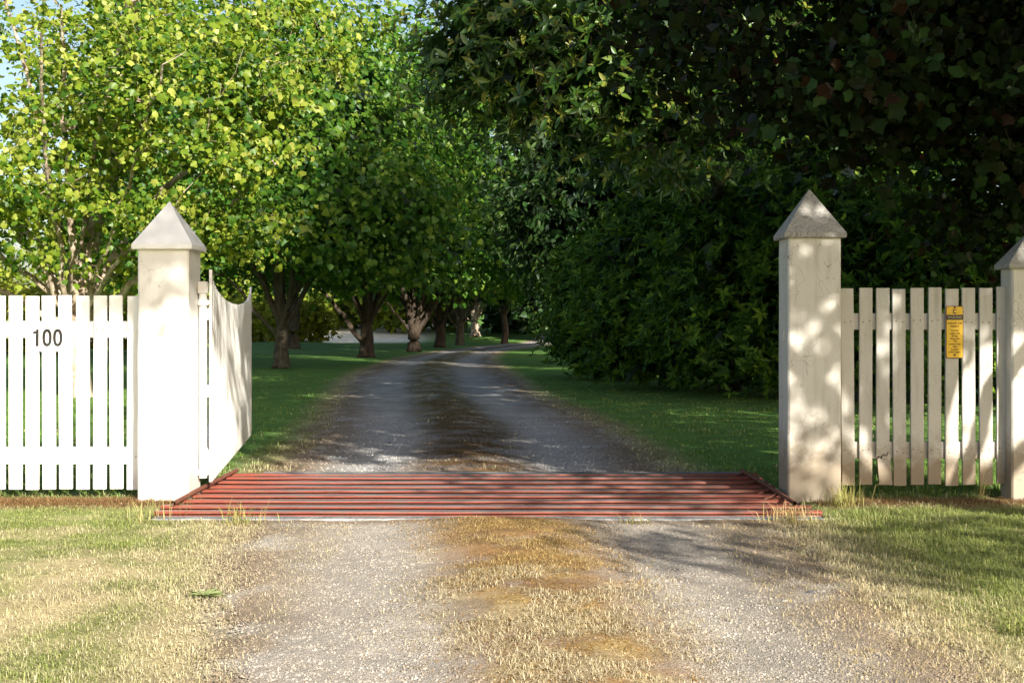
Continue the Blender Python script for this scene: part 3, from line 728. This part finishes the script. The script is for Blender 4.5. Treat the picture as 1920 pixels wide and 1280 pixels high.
shade_clumps = np.concatenate([from_pq(g.uniform(4.3, 6.6, 17), g.uniform(4.2, 8.4, 17), g.uniform(3.8, 6.2, 17)), from_pq(g.uniform(4.1, 6.8, 34), g.uniform(7.6, 10.6, 34), g.uniform(4.2, 7.0, 34))])  # unseen leaf clumps added to throw dappled shade on grid, verge, post and gate
shade_clumps = np.concatenate([shade_clumps, from_pq(g.uniform(1.8, 2.6, 14), g.uniform(13.0, 14.8, 14), g.uniform(6.6, 7.6, 14)), from_pq(g.uniform(2.5, 4.0, 36), g.uniform(13.0, 18.5, 36), g.uniform(6.6, 8.6, 36)), from_pq(g.uniform(7, 11, 8), g.uniform(4.5, 8, 8), g.uniform(3.8, 5, 8)),
    from_pq(g.uniform(4.1, 5.0, 12), g.uniform(5.2, 6.8, 12), g.uniform(3.8, 5.6, 12)), from_pq(g.uniform(5.0, 6.6, 16), g.uniform(4.0, 6.2, 16), g.uniform(3.8, 5.4, 16)), from_pq(g.uniform(1.75, 2.65, 30), g.uniform(12.9, 14.9, 30), g.uniform(6.4, 7.6, 30))])
keep_ = ~((shade_clumps[:, 1] > 2.0) & (np.abs(shade_clumps[:, 0]) < shade_clumps[:, 1]*.45+.3) & (shade_clumps[:, 2] < 1.28+.29*shade_clumps[:, 1])); shade_clumps = shade_clumps[keep_]
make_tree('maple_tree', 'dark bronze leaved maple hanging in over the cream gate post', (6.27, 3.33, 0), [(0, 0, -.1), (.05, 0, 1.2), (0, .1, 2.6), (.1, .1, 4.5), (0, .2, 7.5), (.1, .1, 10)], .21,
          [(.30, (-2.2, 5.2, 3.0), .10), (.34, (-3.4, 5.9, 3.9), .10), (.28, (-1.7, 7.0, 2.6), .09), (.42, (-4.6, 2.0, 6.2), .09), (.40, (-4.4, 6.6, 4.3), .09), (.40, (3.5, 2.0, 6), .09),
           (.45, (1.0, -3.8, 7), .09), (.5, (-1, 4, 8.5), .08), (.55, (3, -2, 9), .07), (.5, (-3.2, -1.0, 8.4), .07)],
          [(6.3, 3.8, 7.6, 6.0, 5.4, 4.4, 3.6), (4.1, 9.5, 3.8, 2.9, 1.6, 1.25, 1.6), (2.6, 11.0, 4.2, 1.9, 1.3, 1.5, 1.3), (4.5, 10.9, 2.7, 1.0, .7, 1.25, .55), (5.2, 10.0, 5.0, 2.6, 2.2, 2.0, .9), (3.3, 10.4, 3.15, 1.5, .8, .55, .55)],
          2100, 28, .23, .090, 'maple_mid', M['maple_leaf'], M['dark_bark'], 101, maple_reject, n_leaf_parts=300, extra=shade_clumps, droop=.7, up=.25, core=4200, core_size=.34, core_in=.9, core_ells=1, twig=.016, part_kind='maple')
make_tree('maple_tree', 'dark broad tree added for shade behind the weathered picket fence', (9.1, 14.2, 0), [(0, 0, -.1), (.1, 0, 1.5), (0, .1, 3), (.1, .1, 7), (0, 0, 15)], .27,  # tree added to shade hedge, lawn and avenue; crown height set for that
          [(.3, (-3, 1, 4.5), .1), (.35, (-2.5, -2, 6), .1), (.4, (2.5, 1, 6), .1), (.45, (0, 3, 8), .08), (.5, (-1.5, 1.5, 9), .08)],
          [(9.0, 14.2, 11.0, 5.3, 4.8, 9.2, 1.6), (8.0, 14.6, 4.0, 2.2, 1.6, 1.6, .35)], 800, 20, .36, .24, 'maple_mid', M['dark_leaf'], M['dark_bark'], 102, lambda P, g: (pq(P)[0] < 11.2) & (pq(P)[2] > 21) & (pq(P)[2] < 35) & (g.random(len(P)) < .95), droop=.6, core=2800, core_size=.68)

# --- laurel-like evergreen tree over the drive
def laurel_z(c): return 3.05+.25*np.sin(c[:, 0]*2.1+c[:, 1])+np.where(c[:, 0] > 2.6, -.9, 0)
make_tree('evergreen_tree', 'glossy evergreen tree arching over the right side of the drive', (4.3, 25.4, 0), [(0, 0, -.1), (-.1, -.4, 1.6), (-.3, -1.2, 3.4), (-.6, -2.6, 5.8), (-.9, -4.2, 9)], .2,
          [(.5, (-4.2, -8.4, 4.4), .09), (.5, (-2.4, -8.6, 4.4), .09), (.55, (-3.8, -6.5, 6.4), .08), (.6, (.5, -6.5, 7), .08), (.6, (-2, -4.5, 8.4), .08), (.7, (-2.8, -7, 8.6), .06)],
          [(1.7, 17.2, 5.2, 2.7, 2.2, 2.1, 2.4), (2.3, 18.8, 7.0, 2.6, 2.4, 2.6, 1.3), (3.2, 19.0, 9.0, 3.2, 2.8, 2.3, 1.2), (-.05, 16.9, 4.9, 1.45, 1.2, 1.15, .8), (2.2, 17.2, 4.4, 1.6, 1.3, 1.2, .9)],
          1750, 18, .19, .155, 'ellip', M['laurel_leaf'], M['dark_bark'], 103, rosette=True, n_leaf_parts=300, z_min=laurel_z, core=1900, core_size=.34, core_in=.66, bias=.3)

# --- clipped-looking shrubs that make the dark hedge on the right
shr = [((2.75, 31.5), 1.9, 3.7, 'dark leafy shrub farthest up the drive in the hedge row'), ((3.55, 27.0), 2.35, 4.5, 'tall leafy shrub bulging towards the bend of the drive'),
       ((5.1, 24.0), 2.5, 4.5, 'broad dark shrub between the bulging shrub and the cream gate post'), ((7.3, 22.4), 2.4, 3.7, 'dense dark shrub behind the cream gate post'),
       ((9.4, 21.6), 2.4, 3.5, 'dense dark shrub behind the picket with the yellow sign'), ((11.8, 21.2), 2.5, 3.6, 'dark shrub at the end of the hedge row by the shorter cream post')]
for k, ((x, y), r, h, lab) in enumerate(shr):
    make_tree('shrub', lab, (x, y, 0), [(0, 0, -.05), (.05, 0, .5), (0, .1, 1.2), (.1, 0, h*.6)], .09,
              [(.3, (-r*.6, -r*.5, h*.5), .04), (.3, (r*.6, -r*.4, h*.5), .04), (.35, (0, r*.5, h*.6), .04), (.4, (-r*.3, -r*.6, h*.75), .035), (.4, (r*.3, -r*.3, h*.8), .035)],
              [(x, y, h*.52, r, r, h*.50, 1.0), (x-.2, y-.3, h*.28, r*1.02, r*1.0, h*.30, .55), (x+.3, y-.6, h*.72, r*.7, r*.75, h*.30, .35)],
              1300 if k < 4 else 900, 24, .17, .162, 'lance', M['shrub_leaf'], M['dark_bark'], 200+k, rosette=True, cat='shrub', group='shrubs of the hedge row', bias=.16, twig=.008, core=1500, core_size=.4, core_in=.8, front=.25)

# --- the big plane tree on the left and the avenue
def plane_reject(P, g):
    # thin towards the upper left so that sky shows between the leaves
    a = (P[:, 0]/P[:, 1]*2400+960); b = 612-(P[:, 2]-1.28)/P[:, 1]*2400
    hole = fbm(a/85.0, b/70.0, 8, 3) > .60
    hole |= (fbm(P[:, 0]*1.1, P[:, 2]*1.1, 19, 2) > .68)
    return hole | ((a < 230) & (b < 330) & (g.random(len(P)) < .62)) | ((a < 60) & (b < 340) & (g.random(len(P)) < .6)) | (b > 552+g.normal(0, 12, len(P)))
make_tree('plane_tree', 'sunlit broad leaved tree standing behind the white picket fence', (-7.85, 23.2, 0), [(0, 0, -.1), (0, .05, 1.0), (.05, 0, 1.9), (.3, .1, 3.2), (.9, 0, 5), (1.0, 0, 7.6)], .21,
          [(.24, (-2.6, -1.5, 5.2), .10), (.26, (3.9, -1.8, 4.0), .085), (.22, (2.6, -2.8, 3.4), .07), (.28, (-3.6, 1, 6), .10), (.3, (.6, -2.6, 6.4), .09), (.3, (3.4, 1.5, 6.6), .10), (.34, (-1.2, -.6, 8), .08), (.25, (-3.4, -2.2, 3.3), .06), (.4, (2.2, -1.6, 8.2), .07), (.22, (.9, -4.3, 5.6), .06), (.24, (-1.6, -4.2, 5.9), .055), (.3, (-4.6, -3.2, 5.4), .06), (.26, (2.6, -4.0, 5.2), .05)],
          [(-7.4, 22.8, 6.0, 5.2, 4.0, 4.2, 3), (-9.6, 21.6, 3.9, 3.0, 2.2, 1.7, 1.1), (-5.0, 21.4, 4.4, 2.6, 2.2, 1.9, 1.2), (-6.9, 21.0, 4.8, 3.0, 1.8, 2.2, 1.0)],
          1800, 40, .22, .098, 'maple_mid', M['plane_leaf'], M['pale_bark'], 301, plane_reject, n_leaf_parts=300, droop=.5, up=.25, sunface=.7, twig=.022, part_kind='maple')
av = [((-7.05, 39.0), .235, 6.2, 1.9, 1500, 22, .185, 'plane tree with stout mottled trunk nearest the gate in the avenue', 'bark'),
      ((-6.05, 53.0), .28, 6.0, 2.1, 900, 18, .225, 'second avenue tree, dark trunk with a low limb reaching over the lawn', 'dark_bark'),
      ((-4.95, 64.5), .32, 5.8, 2.3, 750, 17, .255, 'third avenue tree, dark trunk splitting low into a wide fork', 'dark_bark'),
      ((-4.35, 77.0), .32, 5.8, 2.6, 600, 15, .30, 'fourth avenue tree, tall straight dark trunk beside the drive', 'dark_bark'),
      ((-3.55, 87.5), .30, 5.0, 2.6, 480, 14, .36, 'thin twin stemmed avenue tree before the sunlit trunk', 'bark'),
      ((-3.1, 108.0), .38, 5.5, 3.2, 480, 14, .40, 'avenue tree with sunlit pale trunk at the bend of the drive', 'pale_bark')]
for k, ((x, y), r, cr, zb, nc, per, ls, lab, bk) in enumerate(av):
    sgn = 1 if k % 2 else -1
    make_tree('plane_tree', lab, (x, y, float(height(np.array([x*1.0]), np.array([y*1.0]))[0])), [(0, 0, -.1), (.02, 0, .8), (0, .05, 1.7), (.1*sgn, .1, 3.2), (.25*sgn, 0, 6), (.2, 0, 9.5)], r,
              [(.11 if k == 1 else .20, (-3.2, -1.0, 4.4), .13 if k == 1 else .07), (.17 if k == 2 else .27, (3.2, -1.2, 6.4), .17 if k == 2 else .08), (.27, (2.4, 1.0, 5.6), .08), (.18 if k == 2 else .3, (-2.4, -1.5, 7), .17 if k == 2 else .10), (.28, (1.5, -2.8, 6.6), .10), (.3, (-3.6, 1.5, 7.4), .10), (.34, (3.8, .5, 8), .09), (.4, (-.6, -2, 9.5), .08)],
              [(x, y, zb+(5.4 if k == 0 else 7.4), cr, cr*.85, 5.2 if k == 0 else 7.2, 2.6), (x-1.5, y-1.5, zb+2.0, cr*.72, cr*.55, 1.9, .9), (x+2.2, y-1.2, zb+2.6, cr*.62, cr*.55, 2.2, .8)],
              nc, per, .42, ls, 'maple_far', M['avenue_leaf'], M[bk], 310+k, None, group='avenue of plane trees', droop=.5, up=.3, sunface=.7, core=600, core_size=.7, core_in=.58,
              z_min=lambda c, zb=zb, x=x, y=y: zb+.35+.5*np.sin(c[:, 0]*1.3)+np.where(c[:, 1] < y+.4, 2.3*np.exp(-((c[:, 0]-x)/1.25)**2), 0))

# --- dark trees right of the drive
rt = [((2.75, 41.0), 3.5, 10, 9.8, 'dark evergreen tree rising behind the hedge at the bend', .5, 1000), ((3.8, 60.0), 5.4, 12.0, 9, 'dark tree leaning over the far bend of the drive', 3.2, 640),
      ((8.6, 33.0), 5.0, 11.5, 9.5, 'dark tree towering behind the middle of the hedge', 1.5, 700), ((17.0, 26.0), 5.4, 11, 9.4, 'dark tree towering behind the fence with the yellow sign', 1.5, 600),
      ((4.4, 84.0), 5.0, 12.0, 8.0, 'distant dark tree where the drive disappears', 2.6, 420), ((-.6, 96.0), 4.0, 8.5, 5.6, 'slim dark tree beside the sunlit trunk', 3.0, 380),
      ((.6, 112.0), 3.6, 6.0, 5.6, 'distant dark tree with foliage to the ground past the sunlit trunk', .4, 300), ((3.6, 104.0), 4.0, 6.4, 6.0, 'distant dark tree closing the view at the end of the drive', .3, 300),
      ((9.5, 65.0), 5.6, 11.0, 9.0, 'hidden dark tree added behind the hedge to shade the bend of the drive', 1.0, 420)]  # this last tree is added out of sight to shade the far drive
for k, ((x, y), cr, cz, ch, lab, zb, nc) in enumerate(rt):
    make_tree('dark_tree', lab, (x, y, 0), [(0, 0, -.1), (.05, 0, 1.5), (0, .1, 3), (.1, .1, 6), (0, 0, cz+2)], .27,
              [(.25, (-cr*.7, -cr*.3, cz*.7), .1), (.3, (cr*.6, -cr*.4, cz*.8), .1), (.35, (0, -cr*.6, cz), .09), (.4, (-cr*.4, cr*.5, cz), .08)],
              [(x, y, cz, cr, cr*.9, ch, 1.6), (x-.3, y-.4, max(zb+1.6, cz*.5), cr*.9, cr*.8, 2.4, .7)], nc, 12, .36, .21+y*.0026, 'lance' if k in (0, 2) else 'maple_far',
              M['avenue_leaf' if k in (2, 3) else 'dark_leaf'], M['dark_bark'], 400+k, None, core=2600, core_size=.75, core_in=.72, group='dark trees right of the drive', droop=.8, bias=.3, z_min=lambda c, zb=zb: zb+.4*np.sin(c[:, 0]*2))

# --- distant trees and sunlit bushes
far = [(-60, 140, 7, 11), (-49, 150, 8, 13), (-40, 146, 8, 13.5), (-31, 156, 8, 16), (-21, 152, 8, 19), (-12.5, 160, 8.5, 20), (-3, 155, 8, 20), (-13.8, 48, 5.2, 15), (-12.0, 70, 6.5, 21), (-6.6, 118, 3.6, 9), (-10.6, 113, 3.6, 9.5), (-15.2, 121, 3.8, 9), (-20.5, 116, 4.2, 9.5), (-26.5, 124, 4.5, 10)]
fl = ['far tree low at the edge of the sky', 'far tree below the open patch of sky', 'sunlit far tree behind the number plate fence', 'tall far tree showing above the white gate post', 'tall far tree above the open gate',
      'far tree behind the pale paddock edge', 'far tree straight up the drive behind the bend', 'tall sunlit tree behind the cap of the white gate post', 'tall sunlit tree over the mound behind the open gate', 'small paddock tree seen between the third and fourth avenue trunks', 'small paddock tree seen between the second and third avenue trunks',
      'small paddock tree just past the second avenue trunk', 'small paddock tree seen past the first avenue trunk', 'small paddock tree seen over the open gate']
for k, (x, y, cr, h) in enumerate(far):
    make_tree('far_tree', fl[k], (x, y, float(height(np.array([x*1.0]), np.array([y*1.0]))[0])), [(0, 0, -.2), (.1, 0, 1.5), (0, .1, 3), (.1, .1, 6), (0, 0, h*.8)], .35,
              [(.3, (-cr*.6, -cr*.3, h*.6), .15), (.3, (cr*.6, -cr*.3, h*.6), .15), (.4, (0, -cr*.5, h*.8), .12)],
              [(x, y, h*.60, cr, cr*.8, h*.40, 1.6), (x+1, y-1.5, h*.36, cr*.85, cr*.7, h*.2, .7)], 340 if h < 19 else 480, 9, .62, .62 if y > 75 else .44, 'maple_far', M['far_leaf'], M['bark'], 500+k, None, group='distant trees', bias=.35, sunface=.8, core=300, core_size=1.2)
bush = [(-25.5, 62, 3.2, 3.6), (-21, 60, 2.8, 3.2), (-17.2, 63, 2.6, 3.4), (-13.6, 82, 2.3, 2.9), (-17, 86, 2.6, 3.2), (-21, 90, 2.8, 3.4), (-29.5, 66, 3, 4.2)]
bl = ['yellow green sunlit bush farthest towards the open sky', 'yellow green sunlit bush behind the number plate', 'yellow green sunlit bush just past the plane trunk', 'sunlit bush on the mound between the avenue trunks', 'sunlit bush seen past the open gate',
      'low sunlit bush behind the open gate top', 'large yellow green bush beyond the picket fence edge']
for k, (x, y, r, h) in enumerate(bush):
    make_tree('bush', bl[k], (x, y, float(height(np.array([x*1.0]), np.array([y*1.0]))[0])), [(0, 0, -.1), (.05, 0, .4), (0, 0, 1.0), (0, 0, h*.6)], .1, [(.4, (-r*.5, -.3, h*.6), .05), (.4, (r*.5, -.3, h*.6), .05)],
              [(x, y, h*.5, r, r*.8, h*.5, 1)], 220, 13, .3, .29, 'maple_far', M['bright_leaf'], M['bark'], 600+k, None, cat='bush', group='sunlit bushes beyond the lawn', bias=.3)

# ------------------------------------------------------------------ grass, gravel, litter
def blades(pos, h, wd, col, g, lean=.5, tipcol=None):
    """one curved blade (3 triangles) per point"""
    n = len(pos); a = g.random(n)*6.283; d = np.stack([np.cos(a), np.sin(a), 0*a], 1); s = np.stack([-np.sin(a), np.cos(a), 0*a], 1)
    ln = np.abs(g.normal(0, lean, n))+.08
    base = pos; mid = pos+d*(h*ln*.35)[:, None]; mid[:, 2] += h*.55; tip = pos+d*(h*ln)[:, None]; tip[:, 2] += h*np.clip(1-.42*ln, .10, 1)
    V = np.stack([base-s*wd[:, None]*.5, base+s*wd[:, None]*.5, mid-s*wd[:, None]*.38, mid+s*wd[:, None]*.38, tip], 1).reshape(-1, 3)
    F = (np.array([(0, 1, 3), (0, 3, 2), (2, 3, 4)])[None]+(np.arange(n)*5)[:, None, None]).reshape(-1, 3)
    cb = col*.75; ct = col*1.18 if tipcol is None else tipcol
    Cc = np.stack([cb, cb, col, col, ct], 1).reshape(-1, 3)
    return V, F, np.clip(Cc, 0, .9)
def grass_patch(n, x0, x1, y0, y1, seed, hmin, hmax, wmul=1.0, dens_pow=0.0, keepf=None, tuft=7, spread=.018):
    g = rng(seed); nt_ = n//tuft
    x = g.uniform(x0, x1, nt_)
    yy = g.random(nt_); y = y0*(y1/y0)**yy if dens_pow else g.uniform(y0, y1, nt_)
    inpit = (x > PX0-.02) & (x < PX1+.02) & (y > 8.50) & (y < 11.16)
    inpost = ((x > -2.78) & (x < -2.37) | (x > 2.02) & (x < 2.45)) & (y > 9.44) & (y < 9.84)
    col, grv, grn, dry, cen, ed = fields(x, y)
    lit = np.exp(-((y-9.38)/.2)**2)*(np.abs(x) > 2.2)
    pk = np.where(ed > 0, (.35+.65*np.clip(grn+dry*.55, 0, 1))*sstep(-.05, .25, ed+.12*g.normal(size=nt_))*(1-.85*lit), 0)+cen*.10
    if keepf is not None: pk = pk*keepf(x, y)
    ok = (g.random(nt_) < pk) & ~inpit & ~inpost & (np.abs(x) < .43*y+.4)
    x, y, grn, dry = x[ok], y[ok], grn[ok], dry[ok]; m = len(x)
    hh = (hmin+(hmax-hmin)*fbm(x*2.2, y*2.2, seed+3)**1.4*1.5)*(.55+.6*g.random(m))
    bx = np.repeat(x, tuft)+g.normal(0, spread, m*tuft); by = np.repeat(y, tuft)+g.normal(0, spread, m*tuft)
    H = np.repeat(hh, tuft)*(.5+.7*g.random(m*tuft)); pos = np.stack([bx, by, height(bx, by)-.006], 1)
    gw = np.clip(np.repeat(grn, tuft)+g.normal(0, .28, m*tuft), 0, 1)
    green = np.where(np.repeat(y, tuft)[:, None] < 9.6, np.array([.15, .20, .05]), np.array([.10, .20, .036]))+np.array([.11, .10, .04])*g.random((m*tuft, 1)); straw = np.array([.40, .35, .22])+np.array([.24, .23, .19])*g.random((m*tuft, 1))
    col = straw+(green-straw)*gw[:, None]
    return blades(pos, H, wmul*(.0032+.0022*g.random(m*tuft)), col, g, 1.15)
def stuff(name, label, parts, mat, cat=None):
    Vs, Fs, Cs, o = [], [], [], 0
    for V, F, C in parts: Vs.append(V); Fs.append(F+o); Cs.append(C); o += len(V)
    ob = add(name, mesh_np(name, np.concatenate(Vs), np.concatenate(Fs), mat, {'gcol': np.concatenate(Cs)}), kind='stuff', label=label)
    if cat: ob['category'] = cat
    return ob
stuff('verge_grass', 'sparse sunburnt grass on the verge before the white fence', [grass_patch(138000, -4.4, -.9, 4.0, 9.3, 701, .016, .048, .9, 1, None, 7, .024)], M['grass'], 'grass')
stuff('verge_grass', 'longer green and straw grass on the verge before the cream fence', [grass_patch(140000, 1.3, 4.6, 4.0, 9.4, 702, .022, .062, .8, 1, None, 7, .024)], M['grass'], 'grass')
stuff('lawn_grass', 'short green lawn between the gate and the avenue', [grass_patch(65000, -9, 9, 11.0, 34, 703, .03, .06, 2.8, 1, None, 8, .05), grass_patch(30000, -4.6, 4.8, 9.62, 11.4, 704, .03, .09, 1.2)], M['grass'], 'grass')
# wiry straw along the middle strip
def straw_patch(n, x, y, seed, h=(.02, .07), lean=1.3, c0=(.44, .35, .18), c1=(.62, .53, .33)):
    g = rng(seed); H = g.uniform(h[0], h[1], len(x)); f = g.random((len(x), 1))
    pos = np.stack([x, y, height(x, y)+.002], 1)
    return blades(pos, H, .0022+.0018*g.random(len(x)), np.array(c0)+(np.array(c1)-np.array(c0))*f, g, lean)
g = rng(710)
def mid_points(n, y0, y1, wd, thr=.40):
    y = y0*(y1/y0)**g.random(n); l, r = drive_lr(y); u = .50+g.normal(0, wd, n); x = l+(r-l)*u
    k = fbm(x*2.6, y*2.6, 91) > thr; return x[k], y[k]
x1_, y1_ = mid_points(16000, 4.1, 6.6, .105); x2_, y2_ = mid_points(13000, 6.2, 8.48, .09)
xe = g.uniform(-2.2, -1.0, 6000); ye = g.uniform(4.2, 8.4, 6000)
xf = g.uniform(1.2, 2.3, 6000); yf = g.uniform(4.2, 8.4, 6000)
xm, ym = mid_points(6000, 5.0, 8.48, .10); xo, yo = mid_points(22000, 4.3, 8.48, .11, 0)
stuff('dry_grass', 'dry straw and moss litter along the middle of the drive', [straw_patch(0, x1_, y1_, 711, (.012, .04), 2.4, (.42, .36, .22), (.62, .55, .40)), straw_patch(0, x2_, y2_, 712, (.010, .03), 2.8, (.34, .23, .09), (.52, .40, .2)),
      straw_patch(0, xo, yo, 716, (.006, .016), 1.8, (.17, .095, .03), (.36, .22, .07)), straw_patch(0, xm, ym, 715, (.010, .03), 2.6, (.10, .055, .025), (.26, .15, .06)), straw_patch(0, xe, ye, 713, (.010, .032), 2.4, (.40, .34, .2), (.6, .54, .38)), straw_patch(0, xf, yf, 714, (.010, .036), 2.4)], M['grass'], 'grass')
# brown needles and twigs under the fences
xl_ = np.concatenate([g.uniform(-4.6, -2.3, 9000), g.uniform(2.2, 4.6, 4500)]); yl_ = 9.36+g.normal(0, .13, len(xl_))
ok = ~(((xl_ > -2.78) & (xl_ < -2.37) | (xl_ > 2.02) & (xl_ < 2.45)) & (yl_ > 9.42))
stuff('leaf_litter', 'brown twigs and needles raked along the foot of the fences', [straw_patch(0, xl_[ok], yl_[ok], 721, (.015, .05), 2.6, (.13, .075, .035), (.34, .22, .11))], M['grass'], 'litter')
yb = 11.2*(22/11.2)**g.random(20000); lb_, rb_ = drive_lr(yb); ub = np.where(g.random(20000) < .62, .49+g.normal(0, .085, 20000), np.where(g.random(20000) < .6, -.06+g.normal(0, .06, 20000), 1.07+g.normal(0, .05, 20000))); xb = lb_+(rb_-lb_)*ub
kb = fbm(xb*3, yb*3, 95) > .42
stuff('leaf_litter', 'dark leaf litter along the middle of the shaded drive beyond the grid', [straw_patch(0, xb[kb], yb[kb], 722, (.015, .045), 2.4, (.05, .03, .018), (.22, .15, .08))], M['grass'], 'litter')
# gravel stones
def stones(n, y0, y1, seed, smin, smax):
    g = rng(seed); y = y0*(y1/y0)**g.random(n); l, r = drive_lr(y); u = g.uniform(-.08, 1.1, n); x = l+(r-l)*u
    col, grv, grn, dry, cen, ed = fields(x, y)
    ok = (g.random(n) < np.clip(grv*.9+.12, 0, 1)) & ((y < 8.47) | (y > 11.2)) & (np.abs(x) < .43*y+.3); x, y, col = x[ok], y[ok], col[ok]; n = len(x)
    O = np.array([(1, 0, -.3), (0, 1, -.3), (-1, 0, -.3), (0, -1, -.3), (.1, .1, .75)]); Fo = np.array([(0, 1, 4), (1, 2, 4), (2, 3, 4), (3, 0, 4)])
    s = smin+(smax-smin)*g.random(n)**3.2
    W = O[None]*(1+g.normal(0, .22, (n, 5, 3)))*s[:, None, None]; a = g.random(n)*6.28
    W = np.stack([W[..., 0]*np.cos(a)[:, None]-W[..., 1]*np.sin(a)[:, None], W[..., 0]*np.sin(a)[:, None]+W[..., 1]*np.cos(a)[:, None], W[..., 2]], -1)
    W += np.stack([x, y, height(x, y)+.006+s*.12], 1)[:, None]
    tone = np.clip(g.normal(1.0, .20, (n, 1)), .4, 1.7)*np.array([1, .985, .96]); c = np.repeat(np.clip(col*tone+.01, .02, .75), 5, 0)
    return W.reshape(-1, 3), (Fo[None]+(np.arange(n)*5)[:, None, None]).reshape(-1, 3), c
stuff('gravel', 'loose pale gravel stones spread over the wheel tracks', [stones(58000, 4.0, 8.5, 731, .0022, .0085), stones(12000, 11.15, 19, 732, .006, .02)], M['stone'], 'gravel')

# single plants and stones one can point at
def clump(name, label, x, y, n, h, spread, col0, col1, seed, cat, lean=.45, wd=1.0, group=None):
    g = rng(seed); px = x+g.normal(0, spread, n); py = y+g.normal(0, spread*.7, n)
    pos = np.stack([px, py, height(px, py)-.005], 1); f = g.random((n, 1))
    V, F, C = blades(pos, h*(.4+.75*g.random(n)), wd*(.0035+.002*g.random(n)), np.array(col0)+(np.array(col1)-np.array(col0))*f, g, lean)
    o = add(name, mesh_np(name, V-np.array([x, y, 0]), F, M['grass'], {'gcol': C}), loc=(x, y, 0), label=label, category=cat)
    if group: o['group'] = group
S0, S1, G0, G1 = (.40, .33, .14), (.60, .52, .28), (.07, .15, .03), (.16, .24, .05)
clump('grass_tuft', 'tall straw tuft against the foot of the cream gate post', 2.38, 9.20, 130, .24, .06, S0, (.42, .46, .16), 801, 'grass tuft', .7)
clump('grass_tuft', 'loose straw tuft in front of the right end of the cattle grid', 1.82, 8.42, 130, .17, .09, S0, S1, 802, 'grass tuft', .8)
clump('grass_tuft', 'green and straw tuft at the left end of the cattle grid', -1.75, 8.35, 60, .20, .09, S0, (.3, .38, .10), 803, 'grass tuft', .95)
clump('grass_tuft', 'thin green tuft at the front corner of the grid by the white post', -2.45, 8.55, 55, .20, .10, (.2, .26, .08), S1, 804, 'grass tuft', .55)
clump('grass_tuft', 'small dark tuft at the front kerb of the grid by the right wheel track', .80, 8.40, 50, .09, .05, (.2, .22, .09), S0, 805, 'grass tuft', .9)
clump('grass_tuft', 'green tussock at the bottom right corner of the verge', 2.16, 5.35, 90, .15, .08, G1, (.36, .36, .14), 807, 'grass tuft', .9, 1.1)
clump('grass_tuft', 'single dry stalks before the last picket by the shorter cream post', 3.46, 9.42, 14, .34, .03, S0, S1, 809, 'grass tuft', .3)
def weed(label, x, y, n, ln, seed):
    g = rng(seed); a = np.arange(n)*2.4+g.normal(0, .2, n); out_ = np.stack([np.cos(a), np.sin(a), 0*a], 1); tip = unit(out_+np.array([0, 0, .35])*g.random((n, 1))*1.6); nrm = unit(np.array([0, 0, 1.0])-out_*.3+g.normal(0, .1, (n, 3)))
    V, F, k = scatter(leaf_geo('ellip'), out_*.01+np.array([0, 0, .012]), frames(nrm, tip), ln*(.5+.6*g.random(n)))
    z = float(height(np.array([x]), np.array([y]))[0])
    add('weed', mesh_np('weed', V, F, M['grass'], {'gcol': np.repeat(np.array([.20, .26, .10])+np.array([.12, .10, .08])*g.random((n, 1)), k, 0)}), loc=(x, y, z), label=label, category='weed')
weed('green leafy weed on the left verge beside the gravel', -1.45, 6.05, 26, .09, 811)
def rock(name, label, x, y, s, c, seed):
    g = rng(seed); import bmesh
    bm = bmesh.new(); bmesh.ops.create_icosphere(bm, subdivisions=2, radius=1)
    for v in bm.verts: v.co = v.co*(1+.35*(float(vnoise(np.array(v.co.x*1.7+seed), np.array(v.co.y*1.7+v.co.z*2), seed))-.5)); v.co.x *= s*1.4; v.co.y *= s; v.co.z *= s*.55
    me = bpy.data.meshes.new(name); bm.to_mesh(me); bm.free(); me.attributes.new('gcol', 'FLOAT_COLOR', 'POINT').data.foreach_set('color', np.tile(np.array([*c, 1], np.float32), len(me.vertices)))
    me.materials.append(M['stone']); add(name, me, loc=(x, y, float(height(np.array([x]), np.array([y]))[0])+s*.2), label=label, category='stone')
rock('stone', 'dark stone on the gravel edge by the right verge', 1.44, 6.15, .020, (.10, .10, .11), 5)
rock('stone', 'pale pebble at the edge of the right verge', 1.28, 6.0, .014, (.42, .40, .37), 7)
